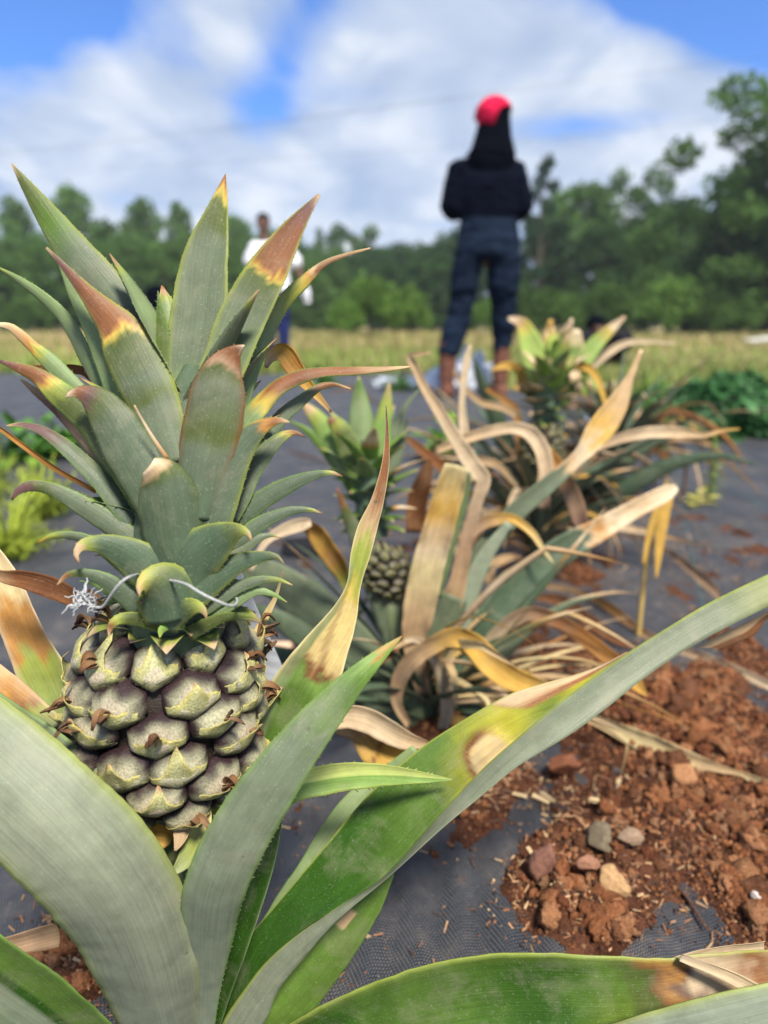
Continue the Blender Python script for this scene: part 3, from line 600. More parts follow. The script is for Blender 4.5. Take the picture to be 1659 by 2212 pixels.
# green leaves
L2([(728,1053,3),(745,1100,20),(768,1150,36),(800,1215,56),(835,1300,74),(870,1390,78),(905,1490,66),(930,1580,50)], (.73,.79), front='glau', back='green', stops=[(0,'rust'),(.06,'rust'),(.1,'olive'),(.2,None),(1,None)])
L2([(480,1190,20),(540,1226,60),(615,1268,84),(700,1335,96),(790,1430,96),(860,1520,74),(920,1600,50)], (.70,.80), front='glau', back='green', curl=-.05)
L2([(540,1310,20),(620,1350,46),(700,1412,60),(790,1492,66),(870,1560,60),(925,1610,40)], (.72,.80), front='glau2', back='green')
L2([(560,1400,20),(640,1430,50),(730,1480,60),(820,1540,60),(915,1600,44)], (.78,.82), front='bluegr', back='green')
L2([(1462,1052,12),(1440,1064,34),(1370,1100,40),(1295,1143,50),(1210,1190,62),(1130,1258,72),(1060,1340,76),(1000,1440,66),(955,1560,50)], (.80,.79), front='bluegr', back='pale', stops=[(0,'tanl'),(.14,'tan'),(.2,'tanl'),(.27,'orange'),(.29,'tan'),(.31,None),(1,None)], curl=.15)
L2([(1290,1288,4),(1230,1305,12),(1150,1350,30),(1080,1410,44),(1010,1490,46),(950,1580,40)], (.76,.80), front='glau', back='green')
L2([(1385,755,8),(1360,815,16),(1328,880,50),(1290,935,58),(1252,985,32),(1180,1050,38),(1110,1110,44),(1040,1200,46),(985,1330,48),(950,1450,46),(938,1570,40)], (.76,.80), front='glau', back='pale', stops=[(0,'tan'),(.12,'tan'),(.2,'gold'),(.27,'tanl'),(.31,'tan'),(.33,None),(1,None)], curl=.15)
L2([(1100,1130,16),(1050,1200,34),(1010,1290,46),(980,1380,54),(955,1480,54),(940,1580,44)], (.765,.80), front='pale', back='green', curl=-.1)
L2([(1070,1180,10),(1020,1240,36),(985,1320,48),(960,1410,52),(945,1500,46),(935,1580,40)], (.79,.81), front='bluegr', back='pale', curl=.2)
L2([(985,1290,56),(965,1340,66),(945,1400,70),(935,1480,64),(930,1580,44)], (.76,.79), front='glau', back='green')
L2([(1060,1540,10),(1020,1530,30),(985,1520,44),(955,1550,44),(935,1600,36)], (.77,.79), front='bluegr', back='pale')
L2([(1010,1440,50),(980,1500,56),(955,1560,46),(940,1600,30)], (.80,.81), front='green', back='pale')
L2([(880,1390,56),(895,1450,64),(910,1520,60),(925,1590,44)], (.755,.785), front='glau2', back='green')
# dried leaves
D2([(985,1004,50),(974,1045,62),(955,1110,64),(935,1180,68),(915,1260,70),(902,1330,66),(893,1390,44),(915,1500,30)], (.70,.76), front='tanl', back='tan', stops=[(0,'cream'),(.2,'gold'),(.35,'tanl'),(.45,'cream'),(.65,'tan'),(1,'pink')], m=7)
D2([(1015,1020,6),(1005,1080,14),(985,1150,14),(965,1220,16),(945,1290,14)], (.72,.76), front='palel')
D2([(930,762,4),(905,765,10),(885,768,16),(898,800,18),(920,845,20),(955,900,26),(990,958,32),(1022,1010,38),(1042,1035,36),(1034,1070,26),(1016,1130,28),(1000,1200,32),(985,1270,40),(970,1300,56)], (.71,.77), front='tanl', back='tan', stops=[(0,'tan'),(.5,'tanl'),(.8,'pink'),(1,'tan')])
D2([(1016,745,4),(1010,768,16),(1002,820,14),(998,870,14),(1002,930,20),(1012,985,26),(1025,1040,18)], (.84,.85), front='tanl')
D2([(1175,1100,26),(1172,1060,32),(1178,1020,34),(1170,975,34),(1145,938,32),(1110,925,26),(1060,932,24),(1000,950,22),(940,975,16)], (.83,.84), front='pink', back='tan', stops=[(0,'pink'),(.4,'tanl'),(1,'tan')])
D2([(1598,926,3),(1560,930,7),(1520,940,12),(1480,936,22),(1440,934,26),(1390,936,26),(1330,950,22),(1270,972,18),(1225,990,12)], (.86,.84), front='tan', back='orange', stops=[(0,'gold'),(.2,'tan'),(.5,'tanl'),(1,'rust')])
D2([(1258,1150,20),(1250,1120,36),(1238,1080,38),(1215,1035,36),(1190,990,30),(1170,965,16)], (.86,.85), front='pink', back='purple', stops=[(0,'purple'),(.4,'pink'),(.8,'orange'),(1,'gold')])
D2([(1196,1216,3),(1172,1185,10),(1148,1150,16),(1105,1120,20),(1070,1122,26),(1035,1135,30),(1000,1170,20)], (.76,.78), front='gold', back='tan', stops=[(0,'cream'),(.5,'gold'),(.8,'pink'),(1,'tan')])
D2([(540,1235,8),(575,1170,16),(612,1146,26),(655,1132,30),(672,1128,16)], (.66,.66), front='tanl', back='pink')
D2([(656,1128,20),(680,1150,42),(705,1185,42),(730,1220,38),(748,1262,22),(770,1330,26)], (.66,.74), front='gold', back='tan', stops=[(0,'orange'),(.25,'gold'),(.45,'orange'),(.7,'ygreen'),(.8,'glau'),(1,'glau')])
D2([(1240,1520,18),(1180,1492,40),(1110,1466,52),(1060,1432,56),(1020,1392,52),(978,1376,44),(930,1396,38),(885,1430,38),(862,1470,34),(858,1520,22),(885,1570,14)], (.62,.73), front='gold', back='gold', stops=[(0,'tan'),(.15,'gold'),(.45,'gold'),(.6,'tan'),(.75,'pink'),(1,'tan')], m=6)
D2([(872,1384,8),(900,1382,14),(925,1400,20),(945,1440,22),(962,1485,28),(965,1530,30),(955,1580,20)], (.70,.76), front='tanl', back='pink')
D2([(1396,1502,5),(1380,1485,26),(1350,1450,32),(1300,1408,34),(1250,1370,34),(1195,1338,34),(1140,1326,34),(1090,1352,30),(1045,1398,24),(1000,1470,20)], (.72,.80), front='orange', back='tan', stops=[(0,'gold'),(.15,'orange'),(.45,'rust'),(.6,'pink'),(.8,'tanl'),(1,'pink')])
D2([(700,1490,8),(760,1462,18),(810,1430,20),(860,1405,14)], (.70,.72), front='rust', back='tan')
D2([(1120,1560,10),(1080,1520,26),(1060,1460,30),(1080,1400,30),(1050,1350,20)], (.82,.84), front='rust', back='brown')
D2([(896,1150,40),(902,1080,44),(918,1030,34),(930,985,6)][::-1], (.80,.82), front='rust', back='brown')
D2([(865,940,4),(890,955,16),(925,985,22),(965,1015,26),(1000,1040,18)], (.90,.88), front='rust', back='tan')
D2([(860,1300,12),(880,1340,20),(905,1370,26),(930,1450,20)], (.77,.78), front='rust')
for i in range(16):
    rq = random.Random(300+i); arc_leaf(plant2, 'leaf', BASE2+np.array([0, 0, .01+.002*i]), rq.uniform(0, 360), .30*rq.uniform(.5, 1.1), rq.uniform(40, 80), rq.uniform(-20, 55), rq.uniform(.010, .020), front='bluegr', back='glau', stops=[(0,'tan'),(.14,'tanl'),(.2,'orange'),(.26,None),(1,None)] if rq.random() < .6 else None, curl=.25)
rr_ = random.Random(77)
for i in range(34):
    c0 = rr_.choice(['tan', 'tanl', 'cream', 'gold', 'pink', 'tanl']); c1_ = rr_.choice(['tanl', 'orange', 'tan', 'cream'])
    arc_leaf(plant2, 'dried_leaf', BASE2+np.array([rr_.uniform(-.01, .01), 0, .01+.08*rr_.random()]), rr_.choice([rr_.uniform(-60, 100), rr_.uniform(0, 360)]), .30*rr_.uniform(.35, 1.05), rr_.uniform(10, 80), rr_.uniform(-70, 25), rr_.choice([.004, .006, .009, .013]), front=c0, back=c1_, stops=[(0, c1_), (.5, c0), (1, c1_)], curl=rr_.uniform(.2, .6), kink=(rr_.uniform(.3, .8), rr_.uniform(-80, -10)), dry=True, roll=rr_.uniform(-200, 200), side=rr_.uniform(-.9, .9))
for i in range(20):
    c0 = rr_.choice(['tan', 'tanl', 'cream', 'orange', 'pink']); c1_ = rr_.choice(['tanl', 'orange', 'tan'])
    arc_leaf(plant2, 'dried_leaf', BASE2+np.array([rr_.uniform(0, .02), 0, .02+.03*rr_.random()]), rr_.uniform(-45, 75), .34*rr_.uniform(.5, 1.1), rr_.uniform(12, 45), rr_.uniform(-38, -12), rr_.choice([.004, .006, .008, .012]), front=c0, back=c1_, stops=[(0, c1_), (.5, c0), (1, c1_)], curl=rr_.uniform(.3, .7), dry=True, roll=rr_.uniform(-200, 200), side=rr_.uniform(-.7, .7))
# ================================================================== THIRD PLANT and the one behind it
def procedural_plant(base, seed, label, crown_pts, crown_rad, fc, R, H, Nn, n_leaf, n_dry, Ls, clen, cw):
    r = random.Random(seed); pl = empty('pineapple_plant', base, label, 'plant', 'pineapple plants in a row'); base = np.array(base, float)
    cr = simple_crown(pl, crown_pts, crown_rad, fc, R, H, Nn, seed, 32, clen, cw, dryp=.45)
    v, f, c = tube_data([base+np.array([0, 0, -.01]), (base+fc)/2, fc-np.array([0, 0, H*.4])], [.018, .014, .011], 10, (.14, .18, .1), 5)
    mesh('stem', v, f, M_LEAF, pl, c, [(0, 0)]*len(v))
    for i in range(n_leaf):
        arc_leaf(pl, 'leaf', base+np.array([0, 0, .01+.003*i]), i*137.5+seed*17, Ls*r.uniform(.65, 1.1), r.uniform(45, 74), r.uniform(-15, 45), r.choice([.012, .018, .026, .034]), front='bluegr', back='glau', stops=[(0,'tan'),(.12,'tanl'),(.2,'orange'),(.25,None),(1,None)] if r.random() < .5 else None, curl=.25)
    for i in range(n_dry):
        c0 = r.choice(['tan', 'tanl', 'rust', 'gold', 'pink', 'tan']); c1_ = r.choice(['tanl', 'orange', 'tan', 'pink'])
        arc_leaf(pl, 'dried_leaf', base+np.array([0, 0, .01+.10*r.random()]), i*137.5*1.3+seed*11+r.uniform(-20, 20), Ls*r.uniform(.5, 1.15), r.uniform(20, 85), r.uniform(-85, 20), r.choice([.006, .009, .012, .016, .022]), front=c0, back=c1_, stops=[(0, c1_), (.5, c0), (1, c1_)], curl=r.uniform(.2, .5), kink=(r.uniform(.3, .7), r.uniform(-75, -10)), dry=True, roll=r.uniform(-160, 160), side=r.uniform(-.8, .8))
    return pl, cr
B3 = G(1150, 1235); B3[2] = 0
y3 = B3[1]
fc3 = GD(1165, y3, .235); c3 = [GD(1175, y3, .275), GD(1182, y3, .315), GD(1190, y3, .36), GD(1195, y3, .385)]
plant3, cr3 = procedural_plant(B3, 21, 'third pineapple plant, pale green crown below the standing woman and many dried leaves', c3, [.022, .026, .020, .008], fc3, .036, .085, 64, 30, 50, .38, .085, .030)
CR3 = dict(parent=cr3, name='crown_leaf', spines=0, back='green', curl=.1)
ds = 1.26
for pts, fc_, st in (([(1098,688,8),(1125,697,26),(1142,735,46),(1160,790,54),(1178,850,44)], (.38,.52,.12), [(0,'tanl'),(.14,'pink'),(.22,'yellow'),(.34,None),(1,None)]),
        ([(1350,684,6),(1318,712,22),(1285,745,34),(1255,785,40),(1215,850,40)], (.36,.50,.13), [(0,'pink'),(.14,'tanl'),(.22,'yellow'),(.36,None),(1,None)]),
        ([(1195,748,10),(1197,775,32),(1198,810,42),(1195,860,38)], (.14,.30,.03), [(0,None),(1,'lgreen')]),
        ([(1247,712,14),(1240,745,44),(1228,790,50),(1208,850,42)], (.42,.55,.15), [(0,'tanl'),(.18,'cream'),(.3,'lgreen'),(1,None)]),
        ([(1190,690,8),(1188,712,22),(1185,750,30),(1188,800,30)], 'palel', [(0,'gold'),(.4,'tan'),(.6,None),(1,None)]),
        ([(1236,688,5),(1226,712,20),(1212,740,26),(1200,800,26)], 'lgreen', [(0,'tanl'),(.4,'tan'),(.55,None),(1,None)]),
        ([(1270,790,6),(1262,805,30),(1240,830,32),(1205,870,30)], 'green', [(0,'ygreen'),(.3,None),(1,None)]),
        ([(1110,790,10),(1130,820,30),(1160,860,34),(1180,890,30)], 'green', [(0,'ygreen'),(.3,None),(1,None)]),
        ([(1252,845,10),(1240,810,26),(1222,792,34),(1205,786,16)], 'tanl', [(0,'tan'),(1,'tanl')]),
        ([(1108,842,4),(1122,836,22),(1150,842,30),(1165,862,10)], 'tanl', [(0,'gold'),(1,'tanl')])):
    L2(pts, (ds, ds+.03), front=fc_, stops=st, **CR3)
rr_ = random.Random(5)
for i in range(20):
    t = i/19; b = GD(1188+6*t, y3, .32+.05*t); az = i*137.5
    arc_leaf(cr3, 'crown_leaf', b, az, rr_.uniform(.065, .105), 40+40*t, 60+40*t-25*rr_.random(), rr_.uniform(.020, .030), front=(.42,.56,.12), back=(.34,.48,.10), stops=[(0,'tan'),(.06,'tanl'),(.14,'yellow'),(.26,None),(1,None)] if rr_.random() < .85 else [(0,'tan'),(.5,'tanl'),(.7,'gold'),(1,None)], curl=.15, kink=(.7, -50) if i % 3 == 0 else None)
D3 = dict(parent=plant3)
D2([(1050,840,8),(1085,862,14),(1110,880,16),(1120,930,18),(1125,990,16)], (1.2,1.25), front='orange', back='tan', **D3)
D2([(1310,880,8),(1290,820,14),(1270,795,18),(1240,790,22)], (1.2,1.25), front='gold', back='tan', **D3)
D2([(1460,742,3),(1400,738,8),(1350,742,14),(1310,765,18),(1270,800,12)], (1.3,1.3), front='tanl', back='tan', **D3)
D2([(980,800,4),(1005,840,12),(1040,870,14),(1085,880,16),(1120,900,14)], (1.15,1.2), front='tan', **D3)
D2([(1060,800,4),(1090,790,18),(1120,800,18),(1130,850,14)], (1.2,1.25), front='gold', back='pink', **D3)
L2([(1022,770,4),(1038,820,20),(1060,870,32),(1085,930,36),(1110,1010,36),(1140,1150,32)], (1.2,1.33), front='bluegr', back='glau', parent=plant3)
L2([(1640,1005,3),(1560,985,14),(1460,1000,30),(1360,1050,44),(1270,1110,44),(1170,1210,36)], (1.15,1.33), front='bluegr', back='glau', parent=plant3)
L2([(1500,930,3),(1420,950,22),(1340,1000,40),(1260,1070,46),(1170,1200,36)], (1.25,1.33), front='glau2', back='glau', parent=plant3)
B4 = G(1320, 1075); B4[2] = 0
y4 = B4[1]
plant4, cr4 = procedural_plant(B4, 33, 'farthest pineapple plant, hidden behind the third one\'s drooping dried leaves', [GD(1305, y4, .20), GD(1306, y4, .24), GD(1306, y4, .28)], [.02, .022, .008], GD(1305, y4, .16), .034, .08, 50, 30, 40, .42, .08, .026)
# ================================================================== STRING, MARKER, STAKE
sp = [P(176,1300,.318), P(205,1312,.316), (P(222,1313,.314)), P(236,1292,.308), P(252,1268,.303), P(270,1250,.303), P(285,1244,.306), P(300,1240,.336), P(345,1250,.338), P(400,1259,.306), P(425,1276,.302), P(450,1290,.301), P(475,1301,.302), P(495,1309,.306), P(508,1308,.312), P(514,1298,.325), P(505,1282,.36), P(440,1250,.392), P(330,1250,.392), P(250,1280,.38), P(200,1300,.34), P(180,1302,.322)]
v, f, c = tube_data(sp, [.00068]*len(sp), 8, (.50, .51, .50), 6)
parts = [(v, f, c)]; r = random.Random(4)
for i in range(30):
    p = P(180+r.uniform(-8, 14), 1300+r.uniform(-7, 6), .318+r.uniform(-.003, .003)); q = [p]
    d = norm(np.array([r.uniform(-1, .5), r.uniform(-.4, .3), r.uniform(-1, 1)]))
    for k in range(7):
        d = norm(d+np.array([r.uniform(-.8, .8) for _ in range(3)])); q.append(q[-1]+d*.0012)
    parts.append(tube_data(q, np.linspace(.0004, .0002, len(q)), 5, (.60, .61, .62), 3))
for e in ([(170,1300),(160,1310),(150,1306),(142,1318),(133,1326)], [(178,1290),(185,1275),(184,1262),(190,1256),(187,1248)]):
    parts.append(tube_data([P(a, b, .317) for a, b in e], [.0010, .0009, .0006, .0004, .0002], 6, (.60, .61, .62), 4))
v, f, c = join(*parts)
M_STR = vcmat('twine', .85, .15, 1500, .5, .0010, 1.0)
tag(mesh('string', v, f, M_STR, None, c), 'white frayed string tied round the neck of the foreground fruit', 'string')
def boxmesh(cs, th, dirn):
    cs = [np.array(c) for c in cs]; n = len(cs); V = cs+[c+np.array(dirn)*th for c in cs]
    return V, [tuple(range(n)), tuple(range(2*n-1, n-1, -1))]+[(i, i+n, (i+1) % n+n, (i+1) % n) for i in range(n)], [(.8, .82, .85)]*(2*n)
M_PL = cloth('white_plastic', (.62, .65, .70), 40, .12, .4, .4)
for n_ in M_PL.node_tree.nodes:
    if n_.type == 'BUMP': n_.inputs['Strength'].default_value = .12
v, f, c = boxmesh([P(503,1236,.455), P(520,1236,.455), P(622,1470,.49), P(600,1640,.52), P(560,1640,.52), P(545,1480,.49)], .0012, (0, 1, 0))
tag(mesh('plant_label', v, f, M_PL, None, c, smooth=False), 'blank white plastic label stuck in the ground right behind the foreground fruit', 'plant label')
sb = G(606,1468); sb[2] = .048; V = []; hw = .017
for z in (0, sb[2]-.004, sb[2]):
    k = 1 if z < sb[2] else .86
    for a, b in ((-1,-1),(1,-1),(1,1),(-1,1)): V.append((sb[0]+a*hw*k, sb[1]+b*hw*k, z))
Fc = [(0,3,2,1),(8,9,10,11)]+[(i+4*l, (i+1)%4+4*l, (i+1)%4+4*l+4, i+4*l+4) for l in (0,1) for i in range(4)]
M_WD = vcmat('wood', .8, .2, 60, .3, .002)
V2 = np.array(V); V2[V2[:, 2] > 0, 0] += 0
tag(mesh('wooden_stake', V2, Fc, M_WD, None, [np.array((.27,.13,.07))]*8+[np.array((.62,.42,.28))]*4, smooth=False), 'short square wood block with pale top behind the foreground fruit', 'stake')
# ================================================================== GROUND
def grid_mesh(name, X, Y, Z, mat, cols=None, kind='structure'):
    ny, nx = X.shape; V = np.stack([X, Y, Z], -1).reshape(-1, 3)
    i = np.arange(ny-1)[:, None]*nx+np.arange(nx-1)[None]; Fc = np.stack([i, i+1, i+nx+1, i+nx], -1).reshape(-1, 4)
    me = bpy.data.meshes.new(name); me.vertices.add(len(V)); me.vertices.foreach_set('co', V.ravel())
    me.loops.add(Fc.size); me.loops.foreach_set('vertex_index', Fc.ravel().astype('i')); me.polygons.add(len(Fc))
    me.polygons.foreach_set('loop_start', np.arange(0, Fc.size, 4, dtype='i')); me.polygons.foreach_set('loop_total', np.full(len(Fc), 4, 'i'))
    me.polygons.foreach_set('use_smooth', np.ones(len(Fc), bool)); me.update(calc_edges=True); me.materials.append(mat)
    if cols is not None:
        a = me.color_attributes.new('Col', 'FLOAT_COLOR', 'POINT'); c4 = np.ones((len(V), 4), 'f'); c4[:, :3] = cols.reshape(-1, 3); a.data.foreach_set('color', c4.ravel())
    o = link(bpy.data.objects.new(name, me)); o['kind'] = kind; return o
def fastmesh(name, V, Fc, mat, cols=None, smooth=False, parent=None, link_=True):
    V = np.asarray(V, float); Fc = np.asarray(Fc, int); k = Fc.shape[1]
    me = bpy.data.meshes.new(name); me.vertices.add(len(V)); me.vertices.foreach_set('co', V.ravel())
    me.loops.add(Fc.size); me.loops.foreach_set('vertex_index', Fc.ravel().astype('i')); me.polygons.add(len(Fc))
    me.polygons.foreach_set('loop_start', np.arange(0, Fc.size, k, dtype='i')); me.polygons.foreach_set('loop_total', np.full(len(Fc), k, 'i'))
    me.polygons.foreach_set('use_smooth', np.full(len(Fc), smooth)); me.update(calc_edges=True); me.materials.append(mat)
    if cols is not None:
        a = me.color_attributes.new('Col', 'FLOAT_COLOR', 'POINT'); c4 = np.ones((len(V), 4), 'f'); c4[:, :3] = cols; a.data.foreach_set('color', c4.ravel())
    if not link_: return me
    o = link(bpy.data.objects.new(name, me)); o.parent = parent; return o
# meadow ground, one sheet to the horizon
m, nt, b = nmat('meadow_soil'); tco = N(nt, 'ShaderNodeTexCoord').outputs['Object']
n1_ = noise(nt, scaled(nt, tco, (.35, 1, 1)), .35, 5, .6); n2_ = noise(nt, tco, 5, 4, .7)
c = ramp(nt, n1_, [(.36, (.190, .190, .060)), (.5, (.300, .250, .110)), (.62, (.360, .280, .150))])
c = mixc(nt, 'MULTIPLY', 1.0, c, ramp(nt, n2_, [(.3, .6), (.7, 1.15)])); nt.links.new(c, b.inputs['Base Color']); b.inputs['Roughness'].default_value = .95
b.inputs['Specular IOR Level'].default_value = .1; bump(nt, b, n2_, .8, .05)
gx = np.concatenate([-np.geomspace(700, 4, 30), np.linspace(-3, 3, 13), np.geomspace(4, 700, 30)]); gy = np.concatenate([-np.geomspace(60, 2, 12), np.linspace(-1, 8, 19), np.geomspace(9, 900, 40)])
X, Y = np.meshgrid(gx, gy); Z = -.012+.05*(fbm(X*.2+50, Y*.2+50, 3)-.5)*np.clip((Y-10)/6, 0, 1)
grid_mesh('meadow', X, Y, Z, m)
# woven weed fabric
def fold_h(X, Y):
    wv = (fbm(X*3+10, Y*2+4, 5, 3)-.5)*.016+.020*np.abs(fbm(X*6+3, Y*3.5+1, 15, 3)-.5)+(fbm(X*11+3, Y*7+9, 8, 3)-.5)*.005
    q = G(900, 1960); ang = math.radians(60)
    u = (X-q[0])*math.cos(ang-1.2)+(Y-q[1])*math.sin(ang-1.2)*.45; v_ = np.hypot((X-q[0]), (Y-q[1]))
    wv += .0042*np.sin(u*190+3*fbm(X*8, Y*8, 2, 2))*np.exp(-(v_/.16)**2)
    wv += .004*np.sin(X*35+Y*16+5*fbm(X*5, Y*5, 4, 2))*np.clip(fbm(X*2, Y*2, 9, 2)-.45, 0, 1)*3
    return wv
gy = np.concatenate([np.linspace(-.6, .2, 20), np.linspace(.21, 1.2, 260), 1.2*np.geomspace(1.004, 7.6/1.2, 190)])
gx = np.concatenate([-np.geomspace(4.5, .62, 60), np.linspace(-.6, .6, 300), np.geomspace(.62, 4.5, 60)])
X, Y = np.meshgrid(gx, gy); FZ = .008+fold_h(X, Y)*np.clip(1-(Y-2)/8, .3, 1)
m, nt, b = nmat('woven_fabric'); tco = N(nt, 'ShaderNodeTexCoord').outputs['Object']
sx_ = nt.nodes.new('ShaderNodeSeparateXYZ'); rot = nt.nodes.new('ShaderNodeMapping'); rot.inputs['Rotation'].default_value = (0, 0, math.radians(24)); nt.links.new(tco, rot.inputs[0]); nt.links.new(rot.outputs[0], sx_.inputs[0])
PER = 2*math.pi/.0034
wx = math_(nt, 'SINE', math_(nt, 'MULTIPLY', sx_.outputs[0], PER)); wy = math_(nt, 'SINE', math_(nt, 'MULTIPLY', sx_.outputs[1], PER))
chk = math_(nt, 'MULTIPLY', wx, wy); wv = math_(nt, 'ADD', math_(nt, 'ABSOLUTE', wx), math_(nt, 'MULTIPLY', chk, .8))
dn = noise(nt, tco, 9, 5, .65); dn2 = noise(nt, tco, 60, 4, .65)
c = ramp(nt, math_(nt, 'MULTIPLY_ADD', wv, .25, .4), [(.16, (.003, .003, .004)), (.45, (.022, .025, .032)), (.80, (.090, .100, .120))])
dust = math_(nt, 'MULTIPLY', ramp(nt, dn, [(.42, 0.0), (.66, .75)]), ramp(nt, dn2, [(.4, .2), (.7, 1.0)]))
c = mixc(nt, 'MIX', dust, c, (.20, .17, .15))
speck = noise(nt, tco, 420, 2, .5)
c = mixc(nt, 'MIX', ramp(nt, speck, [(.70, 0.0), (.74, .6)]), c, (.36, .25, .18))
# green marker threads woven into the cloth
sp2 = nt.nodes.new('ShaderNodeSeparateXYZ'); nt.links.new(tco, sp2.inputs[0])
for (ua, va, ub, vb) in ((748, 2075, 800, 1960), (1490, 1180, 1530, 1390), (400, 1195, 250, 1225), (1640, 1100, 1560, 1050)):
    a_, b_ = G(ua, va)[:2], G(ub, vb)[:2]; d_ = norm(b_-a_); nn = np.array([-d_[1], d_[0]]); k0 = float(nn@a_)
    dist = math_(nt, 'ABSOLUTE', math_(nt, 'SUBTRACT', math_(nt, 'ADD', math_(nt, 'MULTIPLY', sp2.outputs[0], float(nn[0])), math_(nt, 'MULTIPLY', sp2.outputs[1], float(nn[1]))), k0))
    al = math_(nt, 'SINE', math_(nt, 'MULTIPLY', math_(nt, 'ADD', math_(nt, 'MULTIPLY', sp2.outputs[0], float(d_[0])), math_(nt, 'MULTIPLY', sp2.outputs[1], float(d_[1]))), PER))
    mk = math_(nt, 'MULTIPLY', math_(nt, 'LESS_THAN', dist, .0013), math_(nt, 'GREATER_THAN', al, -.2))
    c = mixc(nt, 'MIX', math_(nt, 'MULTIPLY', mk, .75), c, (.03, .22, .19))
nt.links.new(c, b.inputs['Base Color']); nt.links.new(ramp(nt, noise(nt, tco, 6, 4, .6), [(.35, .34), (.65, .62)]), b.inputs['Roughness']); b.inputs['Specular IOR Level'].default_value = .45
bump(nt, b, math_(nt, 'MULTIPLY_ADD', noise(nt, tco, 26, 4, .6, 1.2), 6.0, wv), 1.0, .0009)
fab = grid_mesh('weed_fabric', X, Y, FZ, m)
import bmesh
bm = bmesh.new(); bm.from_mesh(fab.data); kill = []
for f_ in bm.faces:
    c_ = f_.calc_center_median(); w_ = .35*MN.noise(Vector((c_.x*.7, c_.y*.7, 0)))
    if c_.x > .75+w_*.4 and c_.y > 4.0+w_+max(0, 1.9-c_.x)*1.1: kill.append(f_)
    elif c_.y > 6.9+w_+.25*MN.noise(Vector((c_.x*4, 3, 0))): kill.append(f_)
bmesh.ops.delete(bm, geom=kill, context='FACES'); bm.to_mesh(fab.data); bm.free()
def fz(x, y):
    i = np.clip(np.searchsorted(gy, y)-1, 0, len(gy)-2); j = np.clip(np.searchsorted(gx, x)-1, 0, len(gx)-2); return FZ[i, j]
# ------------------------------------------------------------------ loose red soil
def soil_mask(x, y):
    """0..1 how much soil lies at ground point (x, y)"""
    m_ = np.zeros_like(x)
    for (u, v, ru, rv, a) in SOIL:
        c0 = G(u, v); cx_ = G(u+ru, v)-c0; cy_ = G(u, v-rv)-c0
        rx = abs(cx_[0]); ry = abs(cy_[1]); m_ += a*np.exp(-(((x-c0[0])/rx)**2+((y-c0[1])/ry)**2))
    return m_-.12+(fbm(x*14+3, y*10+5, 12, 4)-.5)*2.1+(fbm(x*45+9, y*38+2, 14, 2)-.5)*.6
SOIL = [(1300,1880,200,120,1.35),(1240,2020,150,80,1.3),(1500,1650,230,150,1.5),(1640,1880,110,150,1.0),(1120,1400,110,60,.95),(1330,1480,220,60,.9),(1610,1420,90,60,1.0),(1330,1290,120,40,.5),(1250,1240,90,40,.65),
        (1560,1190,170,30,.55),(1000,1780,60,70,.8),(1080,1700,80,60,.9),(160,2110,120,90,1.6),(930,1600,90,50,1.0),(640,1800,40,50,.45),(1480,1110,130,20,.5),(620,1010,60,14,.5),(1580,945,70,14,.9),(1420,1550,200,70,1.0),(1580,1760,140,60,.9),(1550,2080,80,50,.4),(1640,2010,60,80,1.0),(560,1120,40,20,.2)]
sy = np.linspace(.27, 1.6, 460); sxg = np.linspace(-.25, 1.0, 430); X, Y = np.meshgrid(sxg, sy); MK = soil_mask(X, Y)
H_ = np.clip((MK-.45)/.9, -.3, 1); bumpy = (fbm(X*70, Y*70, 20, 4)-.5)*.020+(fbm(X*16, Y*16, 22, 3)-.5)*.014
Z = np.where(MK > .42, fz(X, Y)+np.clip(H_, -.02, 1)*.010+bumpy*np.clip(H_*2, 0, 1), fz(X, Y)-.02)
cs = np.array((.120, .050, .029))[None, None]*(.25+1.5*fbm(X*50, Y*50, 31, 4)**1.3)[..., None]
SOILZ = Z
def sz(x, y):
    i = np.clip(((y-.27)/(1.6-.27)*459).astype(int), 0, 458); j = np.clip(((x+.25)/1.25*429).astype(int), 0, 428)
    return np.where((x > -.25) & (x < 1) & (y > .27) & (y < 1.6), np.maximum(Z[i, j], fz(x, y)), fz(x, y))
def ico(sub):
    import bmesh
    bm = bmesh.new(); bmesh.ops.create_icosphere(bm, subdivisions=sub, radius=1); v = np.array([x.co[:] for x in bm.verts]); f = np.array([[q.index for q in p.verts] for p in bm.faces]); bm.free(); return v, f
def lumpy(sub, seed, amp=.35, fr=1.6):
    v, f = ico(sub); o = []
    for p in v:
        q = Vector(p); d = 1+amp*MN.noise(q*fr+Vector((seed*3.7, 0, 0)))+amp*.6*MN.noise(q*fr*2.3+Vector((0, seed*2.1, 0)))+amp*.35*MN.noise(q*fr*5+Vector((seed, 1, 0)))
        o.append(p*d)
    return np.array(o), f
rs = np.random.RandomState(5)
def facet(sub, seed, k=11, rough=.05):
    q = np.random.RandomState(seed+900); n_ = q.randn(k, 3); n_ /= np.linalg.norm(n_, axis=1)[:, None]; d_ = q.uniform(.62, 1.0, k); v, f = ico(sub)
    rr_ = np.min(np.where(v@n_.T > .05, d_/np.maximum(v@n_.T, .05), 9), 1); rr_ = np.minimum(rr_, 1.25)
    rr_ = rr_*(1+rough*np.array([MN.noise(Vector(p*3.1)+Vector((seed, 0, 0)))+.6*MN.noise(Vector(p*9)) for p in v])); return v*rr_[:, None], f
big = [lumpy(3, i, .75, 1.7) for i in range(5)]+[facet(3, i, 9, .35) for i in range(3)]; sml = [lumpy(1, i+20, .5, 1.3) for i in range(6)]
i0 = np.flatnonzero(np.ones(1)); Vs, Fs, Cs = [], [], []; off = 0
